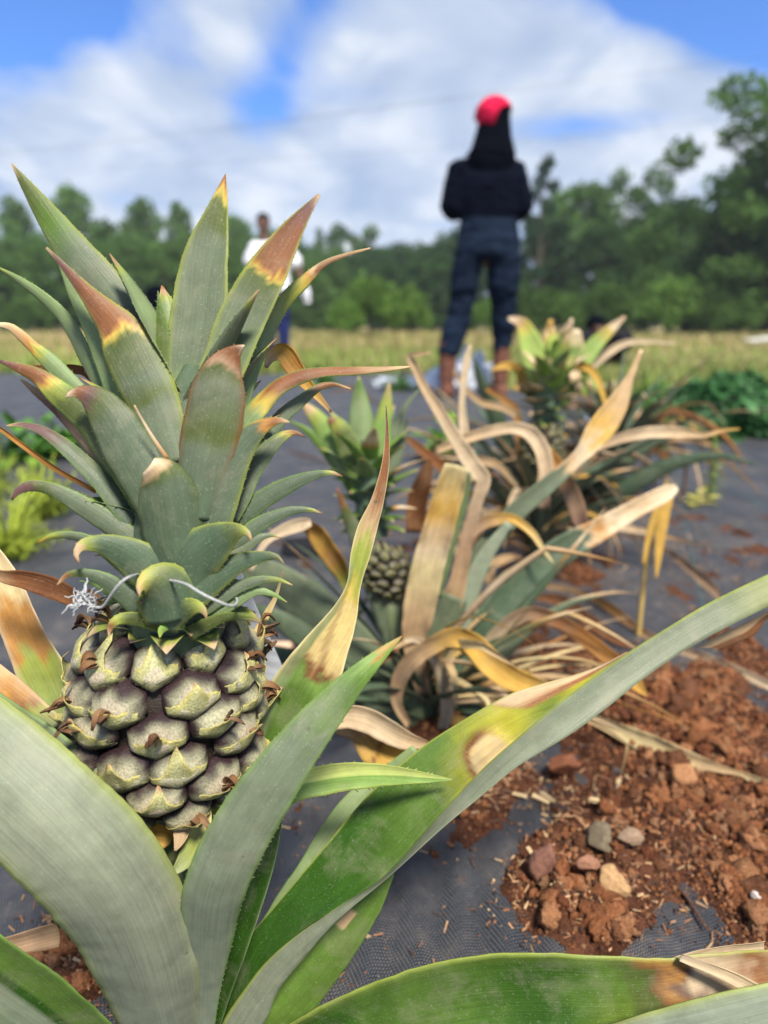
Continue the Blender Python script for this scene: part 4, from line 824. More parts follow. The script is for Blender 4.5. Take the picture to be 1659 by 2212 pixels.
gi = (np.arange(459)[:, None]*430+np.arange(429)[None]); keep = (MK[:-1, :-1] > .40) & (MK[1:, 1:] > .40); fi = gi[keep]
quad = np.stack([fi, fi+1, fi+431, fi+430], -1); VG = np.stack([X, Y, Z], -1).reshape(-1, 3); CG = cs.reshape(-1, 3)*np.ones((len(VG), 1))
tri = np.concatenate([quad[:, [0, 1, 2]], quad[:, [0, 2, 3]]]); used = np.unique(tri); rm = -np.ones(len(VG), int); rm[used] = np.arange(len(used))
Vs.append(VG[used]); Fs.append(rm[tri]); Cs.append(CG[used]); off = len(used)
def rotm(a, b, c):
    ca, sa, cb, sb_, cc, sc_ = math.cos(a), math.sin(a), math.cos(b), math.sin(b), math.cos(c), math.sin(c)
    return np.array([[ca*cb, ca*sb_*sc_-sa*cc, ca*sb_*cc+sa*sc_], [sa*cb, sa*sb_*sc_+ca*cc, sa*sb_*cc-ca*sc_], [-sb_, cb*sc_, cb*cc]])
PAL = [(.33,.135,.062),(.37,.155,.072),(.28,.110,.052),(.42,.20,.10),(.20,.088,.048),(.085,.042,.028),(.055,.032,.024),(.32,.17,.095),(.20,.072,.038),(.07,.036,.024)]
def scatter(nb, smin, smax, protos, thr, jit, ymax=1.6, pal=PAL, pw=2.2, xr=(-.25, 1.0), emb=.35):
    global off
    k = 0; tries = 0
    while k < nb and tries < nb*60:
        n_ = 400; yv = .27+(ymax-.27)*rs.rand(n_)**1.7; xv = xr[0]+(xr[1]-xr[0])*rs.rand(n_); xv = np.where(np.abs(xv) > yv*.72+.12, xv*.5, xv)
        mk = soil_mask(xv, yv); zz = sz(xv, yv); tries += n_
        for x, y, mm, z in zip(xv, yv, mk, zz):
            if mm < thr+rs.randn()*jit: continue
            s = smin+(smax-smin)*rs.rand()**pw; v, f = protos[rs.randint(len(protos))]
            s *= min(1, .35+.8*max(0, mm-thr+.2))
            R_ = rotm(rs.rand()*6.3, rs.rand()*6.3, rs.rand()*6.3); sc_ = np.array([1, rs.uniform(.65, 1), rs.uniform(.55, .9)])
            p = (v*sc_)@R_.T*s+np.array([x, y, z+s*emb]); c_ = np.array(pal[rs.randint(len(pal))])*rs.uniform(.75, 1.2)
            Vs.append(p); Fs.append(f+off); Cs.append(np.repeat(c_[None], len(p), 0)); off += len(p); k += 1
            if k >= nb: break
PAL = [tuple(.84*q for q in c_) for c_ in PAL]
scatter(230, .006, .0155, big, .85, .12, 1.55, pw=1.5, emb=.05, pal=PAL[:5])
scatter(1900, .0026, .0065, big, .60, .22, 1.55, pw=2.4, pal=PAL[:5]+PAL[7:9])
scatter(24000, .0009, .0034, sml, .40, .28, pw=1.8)
scatter(6000, .0005, .0017, sml, -.2, .45)
# far scraps of soil
o = fastmesh('loose_soil', np.concatenate(Vs), np.concatenate(Fs), M_CLOD, np.concatenate(Cs), True)
tag(o, 'reddish brown clods and crumbs of clay spilled over the black fabric', None, None, 'stuff')
# chips and straw
Vs, Fs, Cs = [], [], []; off = 0
def chip(x, y, z, L, W_, T_, c_, up=.2):
    global off
    v = np.array([(-1,-.8,-1),(1,-.5,-1),(1.1,.5,-1),(-.9,1,-1),(-1,-.6,1),(.8,-.7,1),(1,.6,1),(-1.1,.8,1)], float)*np.array([L, W_, T_])/2
    f = np.array([(0,3,2),(0,2,1),(4,5,6),(4,6,7),(0,1,5),(0,5,4),(1,2,6),(1,6,5),(2,3,7),(2,7,6),(3,0,4),(3,4,7)])
    R_ = rotm(rs.rand()*6.3, rs.randn()*up, rs.rand()*6.3); Vs.append(v@R_.T+np.array([x, y, z+T_*.6+L*.1])); Fs.append(f+off); Cs.append(np.repeat(np.array(c_)[None]*rs.uniform(.7, 1.2), 8, 0)); off += 8
CP = [(.42,.25,.13),(.52,.36,.2),(.30,.15,.08),(.12,.07,.05),(.08,.05,.04),(.36,.20,.11)]
for (u, v, ru, rv, n_) in ((1080,1690,70,50,330),(1190,1760,60,40,60),(1040,1750,40,40,120),(1350,1800,260,200,500),(1250,2000,190,80,300),(1450,1400,300,200,260),(170,2100,130,90,300),(600,1800,100,80,16),(800,2070,120,60,16),(1200,1500,250,60,150),(1500,1200,250,60,260),(700,1150,300,50,240),(1500,1040,220,30,160),(150,1050,200,40,140),(1050,1250,250,60,260),(900,900,300,20,120)):
    for _ in range(n_):
        p = G(u+rs.randn()*ru*.6, v+rs.randn()*rv*.6); 
        if p[1] < .2: continue
        z = float(sz(np.array([p[0]]), np.array([p[1]]))[0]); chip(p[0], p[1], z, rs.uniform(.003, .009), rs.uniform(.0008, .0024), rs.uniform(.0004, .0012), CP[rs.randint(6)], .35)
for (u, v, L) in ((1165,1770,.018),(1180,1762,.016),(1120,1760,.014),(1290,1790,.02),(1330,1740,.016),(1150,1930,.02)):
    p = G(u, v); chip(p[0], p[1], float(sz(np.array([p[0]]), np.array([p[1]]))[0])+.002, L, L*.3, .003, (.55,.40,.22), .1)
tag(fastmesh('wood_chips', np.concatenate(Vs), np.concatenate(Fs), M_WD, np.concatenate(Cs)), 'splinters of wood and straw strewn over the soil', None, None, 'stuff')
# distinct stones
for (u, v, s, c_, lab, sc3) in ((1312,1992,.0115,(.50,.33,.17),'angular sandy yellow stone on the red soil nearest the camera',(1,.9,.95)), (1290,1880,.0115,(.20,.17,.12),'round grey brown stone sunk in the red soil',(1.1,1,.8)),
        (1163,1950,.011,(.24,.12,.09),'smooth reddish stone at the left rim of the soil',(.8,1,1.3)), (1347,1893,.0080,(.34,.25,.18),'small pinkish white stone beside the grey brown one',(1.3,.9,.7)),
        (1262,1968,.0070,(.34,.18,.12),'little flat salmon pink stone between two larger ones',(1.2,.7,.8)), (1472,1740,.0125,(.48,.25,.12),'pale orange stone standing up in the upper soil',(.8,.8,1.2)),
        (1210,1700,.0120,(.28,.11,.055),'rounded rust red stone at the upper left of the soil',(1.2,1,.8)), (1625,2003,.004,(.75,.72,.72),'tiny white pebble near the right edge',(1,1,1))):
    p = G(u, v+s*700); z = float(sz(np.array([p[0]]), np.array([p[1]]))[0]); vv, ff2 = facet(4, u, 13, .07)
    st = fastmesh('stone', vv*np.array(sc3)*s+np.array([p[0], p[1], z+s*.8+.004]), ff2, M_STONE, np.repeat(np.array(c_)[None]*np.array([.78,.72,.66]), len(vv), 0), True); tag(st, lab, 'stone')
# sticks in the soil
for i, (a, b_, rr, lab) in enumerate((((1440,1925),(1520,2045),.0016,'dark twig leaning on the lower right edge of the soil'), ((1100,1890),(1128,1840),.0010,'thin pale straw at the left rim of the soil'), ((1510,1740),(1600,1752),.0022,'dark bark stick in the upper right soil'))):
    p0 = G(*a)+np.array([0, 0, .012]); p1 = G(*b_)+np.array([0, 0, .016]); mid = (p0+p1)/2+np.array([.002, 0, .004])
    v, f, c = tube_data([p0, mid, p1], [rr, rr*.9, rr*.6], 7, (.09,.05,.035) if i != 1 else (.5,.38,.24), 3)
    tag(mesh('twig', v, f, M_WD, None, c), lab, 'twig')
# fallen dried leaves on the ground: each a thing
def fallen(pts, d, lab, **k):
    SEED[0] += 1; k.setdefault('dry', True); k.setdefault('front', 'tan'); k.setdefault('back', 'tanl'); k.setdefault('wave', .15); k.setdefault('curl', .22); k.setdefault('m', 4)
    out = []
    for i, p in enumerate(pts):     # depth just above the ground at that place
        g = G(p[0], p[1]); dep = (g-CAM)@FW; out.append((p[0], p[1], dep-(d if not hasattr(d, '__len__') else d[i]), p[2], *p[3:]))
    tag(leaf(None, 'fallen_leaf', out, **k), lab, 'fallen leaf', 'fallen dried leaves')
fallen([(1258,1540,6),(1330,1575,30),(1400,1605,42),(1480,1637,38),(1560,1661,18),(1603,1672,10),(1640,1690,24),(1720,1716,26)], .05, 'long straw coloured leaf with a twist lying over the red soil at right', front='cream', back='tan', stops=[(0,'tan'),(.3,'cream'),(.7,'tan'),(1,'cream')])
fallen([(1557,1300,4),(1545,1278,24),(1500,1240,26),(1440,1195,22),(1370,1165,20),(1300,1155,14)], .03, 'pinkish curved leaf lying beyond the dead upright stalk', front='pink', back='rust')
fallen([(1700,1500,16),(1620,1462,22),(1540,1430,24),(1460,1400,24),(1390,1370,24),(1310,1310,22),(1230,1280,22),(1160,1265,16)], .03, 'longest pale pink leaf running to the right edge of the picture', front='pink', back='tan', stops=[(0,'tanl'),(.4,'pink'),(.7,'orange'),(1,'tan')])
fallen([(1380,1400,8),(1330,1380,22),(1270,1340,30),(1210,1300,30),(1150,1290,14)], .04, 'broad rust brown leaf beneath the second plant', front='rust', back='tan')
fallen([(1050,1330,20),(1020,1300,60),(1010,1260,50),(1030,1225,20)], .02, 'crumpled orange brown leaf between second and third plants', front='rust', back='orange')
fallen([(1080,1225,8),(1150,1232,20),(1230,1262,24),(1300,1270,12)], .03, 'narrow rusty leaf below the third plant', front='rust', back='orange')
fallen([(1250,1090,8),(1300,1110,40),(1340,1085,50),(1370,1100,20)], .05, 'wide pale curled leaf right of the third plant', front='tanl', back='orange')
fallen([(1540,1420,6),(1600,1445,12),(1660,1470,10)], .01, 'short splinter of leaf on the fabric at the right edge', front='tanl')
fallen([(600,968,6),(640,985,16),(690,1000,16),(740,1015,10)], .01, 'rusty scrap of leaf left of the second crown', front='rust', back='pink')
fallen([(720,850,8),(760,842,14),(800,866,12),(830,880,6)], .03, 'orange brown strip behind the second crown', front='orange', back='rust')
fallen([(0,1405,5),(60,1392,8),(130,1380,7),(180,1372,4)], .0, 'thin grey stalk lying on fabric at the left edge', front='tan')
# dead upright stalk at right
b0 = G(1378, 1385); dd_ = (b0-CAM)@FW
stk = empty('dead_stalk', b0, 'thin dead yellow stalk standing upright in the red soil', 'dead plant')
v, f, c = tube_data([b0, P(1388,1280,dd_-.01), P(1402,1180,dd_-.02), P(1420,1095,dd_-.03), P(1440,1040,dd_-.03)], [.0042,.0036,.0034,.003,.002], 8, (.42,.29,.10), 4); mesh('stem', v, f, M_WD, stk, c)
L2([(1390,1220,6),(1402,1160,14),(1420,1100,16),(1440,1060,8)], (dd_-.04, dd_-.03), parent=stk, front='gold', dry=True)
L2([(1418,1250,4),(1424,1190,18),(1432,1130,26),(1446,1075,20),(1455,1050,8)], (dd_-.04, dd_-.03), parent=stk, front='gold', back='orange', dry=True)
# ================================================================== HERBS
def herb(name, base, h, nl, lw, ll, lab, cat, c0=(.14,.26,.04), seed=0, spread=.5, group=None, feather=False, tier=False):
    r = random.Random(seed); e = empty(name, base, lab, cat, group); base = np.array(base, float)
    st, V, Fc, Cc = [], [], [], []
    def lf(p, d, L, w, c_):
        k = len(V); s = norm(np.cross(d, (0, 0, 1.01))); u = np.cross(s, d); V.extend([p, p+d*L*.35+s*w*.5+u*.1*L, p+d*L*.8+s*w*.3+u*.05*L, p+d*L, p+d*L*.8-s*w*.3+u*.05*L, p+d*L*.35-s*w*.5+u*.1*L, p+d*L*.5])
        for a in range(6): Fc.append((k+6, k+a, k+(a+1) % 6))
        Cc.extend([np.array(c_)*r.uniform(.7, 1.2)]*7)
    for i in range(nl):
        if tier:
            t = i/nl; p = base+np.array([math.sin(t*5)*.006, 0, h*t]); a = i*2.4; d = norm([math.cos(a), math.sin(a), .25+.5*t]); sc_ = (1-.7*t)*(.8 if t < .15 else 1)
            lf(p, d, ll*sc_, lw*sc_, c0)
        else:
            a = r.uniform(0, 6.3); el = r.uniform(.25, 1.4); d = norm([math.cos(a)*math.cos(el), math.sin(a)*math.cos(el), math.sin(el)]); q = base+d*h*r.uniform(.35, 1)*np.array([spread*1.6, spread*1.6, 1])
            st.append(tube_data([base, (base+q)/2+np.array([0, 0, h*.08]), q], [h*.012+.0006, h*.01+.0005, h*.006+.0004], 5, np.array(c0)*.9))
            if feather:
                for _ in range(16):
                    d2 = norm(d+np.array([r.gauss(0, .8) for _ in range(3)])); lf(base+(q-base)*r.uniform(.5, 1), d2, ll*r.uniform(.5, 1), lw, c0)
            else:
                lf(q, norm(d+np.array([0, 0, -.6])), ll*r.uniform(.7, 1.1), lw*r.uniform(.7, 1.1), c0)
                lf(q*.6+base*.4, norm(np.array([-d[1], d[0], .2])), ll*.8, lw*.8, c0)
    if tier: st.append(tube_data([base, base+np.array([.004, 0, h*.5]), base+np.array([-.005, 0, h*1.02])], [.004, .003, .001], 6, np.array(c0)*.9))
    sv, sf, sc2 = join(*st); mesh('stem', sv, sf, M_HERB, e, sc2)
    mesh('foliage', V, Fc, M_HERB, e, Cc, smooth=False)
    return e
herb('weed', G(1530, 1088), .20, 46, .014, .045, 'tall yellow green weed standing alone on the fabric at right', 'weed', (.24,.33,.05), 1, tier=True)
herb('weed', G(960, 1005), .14, 34, .05, .07, 'bright leafy green weed between second and third plants', 'weed', (.16,.34,.02), 2, .4)
herb('weed', G(1420, 985), .27, 60, .03, .07, 'light green weed left of the dark green crop', 'weed', (.16,.30,.05), 3, tier=True)
herb('weed', G(1385, 960), .28, 60, .03, .07, 'light green weed leaning beside the third crown', 'weed', (.15,.28,.04), 4, tier=True)
herb('weed', G(60, 1000), .13, 46, .05, .08, 'broad leaved green weed at the left edge behind the crown', 'weed', (.07,.19,.02), 5, .9)
herb('weed', G(150, 985), .11, 26, .04, .07, 'green weed half hidden by the crown on the left', 'weed', (.08,.20,.02), 6, .9)
for i, (u, v, h, s, lab) in enumerate(((20,1215,.20,11,'feathery yellow flowering herb at the left edge, front clump'), (95,1130,.18,12,'feathery yellow green herb just behind the front clump at left'), (-30,1090,.19,13,'feathery herb cut by the left picture border'))):
    herb('feathery_herb', G(u, v), h, 60, .0028, .026, lab, 'herb', (.36,.44,.05), s, .42, 'feathery herbs at the left', True)
herb('weed', G(700, 835), .14, 40, .05, .07, 'low green weed at the meadow edge behind the curled brown leaf', 'weed', (.10,.26,.03), 8, .8)
herb('weed', G(860, 845), .12, 40, .05, .07, 'low green weed left of the woman\'s boots', 'weed', (.08,.2,.03), 9, .8)
herb('seedling', G(1500, 1095), .04, 8, .03, .04, 'pale seedling with wilting leaves at the foot of the tall weed', 'seedling', (.38,.36,.08), 14, .6)
# dark crop bushes at right
def bushmesh(seed, n=2600, lsz=.05, c0=(.045,.135,.040), rx=.30, rz=.24):
    rr = np.random.RandomState(seed); d = rr.randn(n, 3); d[:, 2] = np.abs(d[:, 2]); d /= np.linalg.norm(d, axis=1)[:, None]
    lob = np.array([0.8+.3*MN.noise(Vector(x*1.9)+Vector((seed*7, 0, 0))) for x in d]); rad = rr.rand(n)**.35*lob
    p = d*rad[:, None]*np.array([rx, rx, rz]); a = rr.randn(n, 3); a /= np.linalg.norm(a, axis=1)[:, None]; bb = np.cross(a, rr.randn(n, 3)); bb /= np.linalg.norm(bb, axis=1)[:, None]
    s = lsz*rr.uniform(.5, 1, n)[:, None]; nn_ = np.cross(a, bb)*.25
    V = np.stack([p-a*s, p-bb*s*.5+nn_*s*.3, p+a*s, p+bb*s*.5+nn_*s*.3], 1).reshape(-1, 3); Fq = np.arange(n*4).reshape(-1, 4)
    cc = np.array(c0)*(.55+.6*rr.rand(n)[:, None]+.35*lob[:, None]*(d[:, 2:3]))
    return V, Fq, np.repeat(cc, 4, 0)
bms = [fastmesh('foliage', *bushmesh(i)[:2], M_HERB, bushmesh(i)[2], link_=False) for i in range(3)]
stv = tube_data([np.array((0, 0, -.01)), np.array((0, 0, .12))], [.008, .004], 6, (.1, .16, .05)); 
sme = mesh('stem', *stv[:2], M_HERB, None, stv[2]); stem_me = sme.data; bpy.data.objects.remove(sme)
for i, (x, y, sc_) in enumerate(((1.42,2.95,1.0),(1.82,2.75,1.05),(1.62,3.35,1.05),(2.05,3.2,1.1),(1.38,3.5,.75),(2.35,2.9,1.0),(1.9,3.8,1.0),(2.45,3.6,1.1))):
    e = empty('crop_plant', (x, y, 0), 'low dark green crop bush in the planted patch at right', 'crop plant', 'dark green crop bushes at right'); e.scale = (sc_,)*3; e.rotation_euler.z = i*1.3
    for nm, me_ in (('foliage', bms[i % 3]), ('stem', stem_me)):
        o = link(bpy.data.objects.new(nm, me_)); o.parent = e
# ================================================================== MEADOW GRASS
rg = np.random.RandomState(3); n = 66000
yv = 6.9+(rg.rand(n)**2.0)*34; xv = (rg.rand(n)-.5)*yv*1.5*np.where(rg.rand(n) < .3, 1.9, 1)
q_ = rg.rand(n) < .28; yv = np.where(q_, 4.0+3.2*rg.rand(n), yv); xv = np.where(q_, np.maximum(.85, 1.9-(yv-4)/1.1)+rg.rand(n)*3.4, xv)
h = rg.uniform(.05, .20, n)*(1+.5*(yv > 20)); w_ = rg.uniform(.008, .02, n)*(1+yv/15); a = rg.rand(n)*6.28; lx, ly = rg.randn(n)*.35*h, rg.randn(n)*.35*h
dx, dy_ = np.cos(a)*w_, np.sin(a)*w_; Z0 = np.zeros(n)-.02
V = np.stack([np.stack([xv-dx, yv-dy_, Z0], -1), np.stack([xv+dx, yv+dy_, Z0], -1), np.stack([xv+lx, yv+ly, h], -1)], 1).reshape(-1, 3)
pt = np.array([MN.noise(Vector((x*.12+4, y*.28, 0))) for x, y in zip(xv, yv)])+.25*rg.randn(n)*.6
cg = np.where((pt > .02)[:, None], np.array([.46, .36, .18]), np.array([.25, .26, .08]))*rg.uniform(.7, 1.2, n)[:, None]
near = (yv < 12)[:, None]; cg = np.where(near & (rg.rand(n)[:, None] < .6), np.array([.22, .30, .07])*rg.uniform(.8, 1.2, n)[:, None], cg)
tag(fastmesh('meadow_grass', V, np.arange(n*3).reshape(-1, 3), M_GRASS, np.repeat(cg, 3, 0)), 'mown tan and green grass stretching to the trees', None, None, 'stuff')
# ================================================================== TREES
def crown_data(seed, shape, n=7000, lsz=.36, c0=(.050,.120,.028)):
    """shape: list of lobes (x, y, z, rx, ry, rz)"""
    rr = np.random.RandomState(seed); vol = np.array([l[3]*l[4]+l[5]*l[3] for l in shape]); pr = vol/vol.sum(); Vv_, Cc_ = [], []
    for li, l in enumerate(shape):
        m_ = int(n*pr[li]); d = rr.randn(m_, 3); d /= np.linalg.norm(d, axis=1)[:, None]
        q = np.array([.82+.42*MN.noise(Vector(x*2.3)+Vector((seed*9+li*5, 0, 0))) for x in d]); rad = rr.rand(m_)**.30*q
        p = d*rad[:, None]*np.array(l[3:6])+np.array(l[:3]); a = rr.randn(m_, 3)+d*.3; a /= np.linalg.norm(a, axis=1)[:, None]; bb = np.cross(a, rr.randn(m_, 3)); bb /= np.linalg.norm(bb, axis=1)[:, None]
        s = lsz*rr.uniform(.4, 1, m_)[:, None]
        Vv_.append(np.stack([p-a*s, p-bb*s*.7, p+a*s*.9, p+bb*s*.6], 1).reshape(-1, 3))
        c = np.array(c0)*rr.uniform(.75, 1.25)*(.6+.8*rr.rand(m_)[:, None]); Cc_.append(np.repeat(c, 4, 0))
    V = np.concatenate(Vv_); return V, np.arange(len(V)).reshape(-1, 4), np.concatenate(Cc_)
def lobes(seed, kind):
    r = random.Random(seed); L = []
    if kind == 'oval':          # unit height 1, narrow
        for i in range(22):
            t = i/21; rad = .19*math.sin(math.pi*min(1, .12+t*.86))**.6+.02; a = i*2.4
            L.append((math.cos(a)*rad*.75, math.sin(a)*rad*.75, .12+.80*t, .12*r.uniform(.8, 1.3), .12, .10*r.uniform(.8, 1.3)))
    elif kind in ('round', 'shade'):
        for i in range(30):
            t = (i/29); rad = .34*math.sin(math.pi*min(1, .15+t*.80))**.6; a = i*2.4
            L.append((math.cos(a)*rad*.8, math.sin(a)*rad*.8, .08+.82*t, .15*r.uniform(.7, 1.3), .15, .11*r.uniform(.7, 1.3)))
    elif kind == 'oak':         # open crown, distinct clumps
        for i in range(36):
            t = i/35; rad = .42*math.sin(math.pi*min(1, .2+t*.72))**.5*r.uniform(.6, 1.15); a = i*2.4+r.uniform(-.3, .3)
            L.append((math.cos(a)*rad, math.sin(a)*rad, .05+.88*t, .11*r.uniform(.7, 1.4), .11, .075*r.uniform(.7, 1.3)))
    elif kind == 'pine':
        for i in range(16):
            t = i/15; rad = .16*(1-t)+.03; a = i*2.4
            L.append((math.cos(a)*rad, math.sin(a)*rad, .3+.66*t, .07, .07, .05))
    else:                       # bush
        for i in range(20):
            a = i*2.4; rad = .42*math.sqrt(i/20); L.append((math.cos(a)*rad, math.sin(a)*rad, .25+.42*(1-(i/20)**2)*r.uniform(.8, 1.2), .26*r.uniform(.8, 1.2), .26, .24))
    return L
def trunk_data(seed, kind):
    r = random.Random(seed); tr = [tube_data([np.array((0, 0, -.02)), np.array((r.uniform(-.01, .01), 0, .3)), np.array((r.uniform(-.02, .02), 0, .6)), np.array((0, 0, .9))], [.022, .017, .011, .003], 8, (.10, .08, .06), 3)]
    for i in range(9):
        z = .18+.07*i; a = i*2.4; L = .22*(1-.6*i/9)*(1.3 if kind == 'oak' else .8)
        tr.append(tube_data([np.array((0, 0, z)), np.array((math.cos(a)*L*.5, math.sin(a)*L*.5, z+L*.35)), np.array((math.cos(a)*L, math.sin(a)*L, z+L*.8))], [.009, .006, .002], 5, (.10, .08, .06), 2))
    return join(*tr)
TM = {}
NL = {'shade': 7000, 'dull': 3600, 'oval': 5200, 'round': 7000, 'oak': 9500, 'pine': 1500, 'bush': 3600}; LS = {'shade': .026, 'dull': .050, 'oval': .026, 'round': .026, 'oak': .020, 'pine': .022, 'bush': .050}
BC = {'shade': (.058,.120,.032), 'dull': (.090,.165,.038), 'oval': (.130,.235,.060), 'round': (.105,.195,.048), 'oak': (.090,.170,.040), 'pine': (.030,.075,.028), 'bush': (.140,.250,.050)}
for kd in NL:
    for k in range(3):
        s = {'shade': 6, 'dull': 7, 'oval': 1, 'round': 2, 'oak': 3, 'pine': 4, 'bush': 5}[kd]*10+k
        v, f, c = crown_data(s, lobes(s, kd), NL[kd], LS[kd], BC[kd]); cm = fastmesh('crown', v, f, M_FOL, c, link_=False)
        tv, tf, tc_ = trunk_data(s, kd) if kd not in ('bush', 'dull') else tube_data([np.array((0, 0, -.05)), np.array((0, 0, .4))], [.03, .01], 6, (.1, .08, .06))
        to = mesh('trunk', tv, tf, M_BARK, None, tc_); tm = to.data; bpy.data.objects.remove(to); TM[kd, k] = (cm, tm)
def tree(kind, k, u, vtop, y, wfac, name, lab, cat, group, rot=None):
    x = GD(u, y, 1)[0]; H = ztop(vtop, y); e = empty(name, (x, y, 0), lab, cat, group); hz = H/.97
    e.scale = (hz*wfac, hz*wfac, hz); e.rotation_euler.z = rot if rot is not None else (u*.37) % 6.28
    cm, tm = TM[kind, k % 3]
    for nm, me_ in (('crown', cm), ('trunk', tm)):
        o = link(bpy.data.objects.new(nm, me_)); o.parent = e
    return e
GT = 'trees along the edge of the wood'
def T_(kind, k, u, v, y, wf, what, g=GT, name=None):
    nm = name or {'shade': 'broadleaf_tree', 'dull': 'bush', 'oval': 'poplar_tree', 'round': 'broadleaf_tree', 'oak': 'oak_tree', 'pine': 'pine_tree', 'bush': 'bush'}[kind]
    tree(kind, k, u, v, y, wf, nm, what, 'bush' if kind in ('bush', 'dull') else 'tree', g)
# left part, narrow crowns
for i, (u, v, y, wf, lab) in enumerate(((62,428,62,.75,'pale loose crowned tree left of the tallest narrow one, behind the crown leaf tips'), (182,402,60,.72,'tallest narrow green tree in the left of the wood'), (325,432,62,.85,'rounded narrow tree second from the tall left one'), (402,440,64,.62,'slim tree just left of the upright crown leaf'), (520,466,64,.8,'narrow tree right behind the man in the white shirt'), (245,478,55,.95,'lower tree between the two tallest narrow trees'), (-25,470,55,1.0,'tree cut by the left edge of the photo'))): T_('oval', i, u, v, y, wf, lab)
for i, (u, v, y) in enumerate(((-60,520,48),(10,545,46),(90,500,50),(140,520,46),(215,520,47),(290,505,50),(360,515,46),(440,500,50),(490,530,46),(570,510,50),(620,500,58),(700,535,55),(660,560,50))):
    T_('round', i, u, v, y, 1.1, 'leafy mid green tree in the left half of the wood edge', 'leafy trees in the left half of the wood edge')
for i, (u, v, y, wf, lab) in enumerate(((765,484,70,.8,'small dark round topped tree sticking up in the low middle of the wood'), (715,496,75,.5,'tiny spindly tree left of the round topped one in the middle'))): T_('oak', i, u, v, y, wf, lab)
for i, (u, v, y) in enumerate(((740,540,62),(800,528,66),(850,528,68),(895,526,68),(935,522,66),(980,500,60),(1030,520,60),(830,560,56),(900,560,56),(960,545,54))):
    T_('shade', i+1, u, v, y, 1.0, 'dark tree in the low middle stretch of the wood', 'dark trees in the low middle of the wood')
T_('pine', 0, 1160, 346, 46, .8, 'lone pine rising beside the arm of the woman in navy')
for i, (u, v, y, wf, lab) in enumerate(((1240,392,50,1.0,'tall dark tree directly right of the woman in navy'), (1335,366,52,.75,'highest crown of the wood between the woman and the right side gap'), (1445,418,54,1.0,'dark rounded tree left of the big oak'), (1540,455,52,.9,'lower tree in the gap beside the big oak'), (1175,470,48,.9,'tree touching the pine beside the woman\'s arm'), (1600,520,46,1.0,'dark tree under the big oak crown'), (1380,470,46,1.0,'dense tree in front of the highest crown'), (1290,480,45,1.0,'dense tree low behind the third crown'), (1490,500,46,.95,'dense tree below the dark rounded one'))): T_({1: 'oak', 0: 'round', 8: 'round', 3: 'round'}.get(i, 'shade'), i, u, v, y, wf, lab)
T_('oak', 0, 1672, 165, 34, 1.08, 'big oak with open crown reaching in at the right edge')
T_('oak', 1, 1800, 120, 38, .9, 'second oak beyond the right edge behind the big one')
T_('shade', 0, 1585, 390, 36, .8, 'dark bulky tree filling in below the clumps of the big oak')
T_('shade', 2, 1655, 270, 35, .85, 'dark tree standing under the big oak at the right edge')
T_('shade', 1, 1760, 300, 36, .9, 'shadowy tree beyond the right picture edge')
for i, (u, v, y) in enumerate(((-120,480,60),(1900,300,45),(-260,450,60),(2050,350,50),(-420,470,60),(-600,450,60),(-780,480,58),(-960,460,60),(-1150,470,60),(2250,380,50),(2450,400,52))): T_('round', i, u, v, y, 1.2, 'tree outside the edge of the view')
for i, (u, v, y, wf, lab) in enumerate(((800,582,26,.62,'largest bright green bush at the centre of the meadow edge'), (745,640,25,.6,'small bright bush left of the largest one'), (885,612,27,.55,'bright bush touching the woman\'s leg on its left'), (1045,640,30,.5,'bright bush seen between the woman\'s legs'),
        (1200,610,30,.75,'bush behind the third crown'), (1310,600,32,.7,'olive bush right of the third crown'), (1400,560,34,.45,'pointed bush left of the dead stalk'), (1450,590,32,.7,'bright bush right of centre'), (1530,600,32,.65,'bush in front of the big oak\'s shade'), (1600,640,30,.8,'low bush near the white rock'), (1120,600,34,.8,'bush half hidden by the woman\'s leg'),
        (50,640,40,.9,'low dark bush at the left edge of the photo'), (330,650,42,.8,'bush behind the crouching person'))): T_('bush' if i in (0, 1, 2, 3, 7) else 'dull', i, u, v, y, wf*1.35, lab, 'bushes in front of the wood')
rkv, rkf = lumpy(3, 77, .4, 1.1); p = GD(1640, 17, .1)
tag(fastmesh('rock', rkv*np.array([.38, .3, .09])+p, rkf, M_STONE, np.repeat(np.array([[.55, .55, .53]]), len(rkv), 0), True), 'long whitish rock in the grass far at the right edge', 'rock')
# power lines
M_WIRE = cloth('wire', (.10, .11, .13), 40, .1, .5)
for (ua, va, ub, vb, y, rr, lab) in ((700,247,1659,122,26,.0045,'upper power line slanting across the clouds'), (1100,305,1659,248,26,.004,'second power line below the upper one at right'), (0,335,600,268,26,.003,'faint power line in the left clouds')):
    def wp(u, v): return CAM+ray(u, v)*(y/ray(u, v)[1])
    a_, b_ = wp(ua, va), wp(ub, vb); d_ = b_-a_; a_ = a_-d_*1.6; b_ = b_+d_*1.2
    pts = [a_+(b_-a_)*t+np.array([0, 0, -.5*math.sin(math.pi*t)+.45]) for t in np.linspace(0, 1, 24)]
    v, f, c = tube_data(pts, [rr]*24, 6, (.2, .2, .2)); tag(mesh('power_line', v, f, M_WIRE, None, None), lab, 'power line', 'power lines over the field')
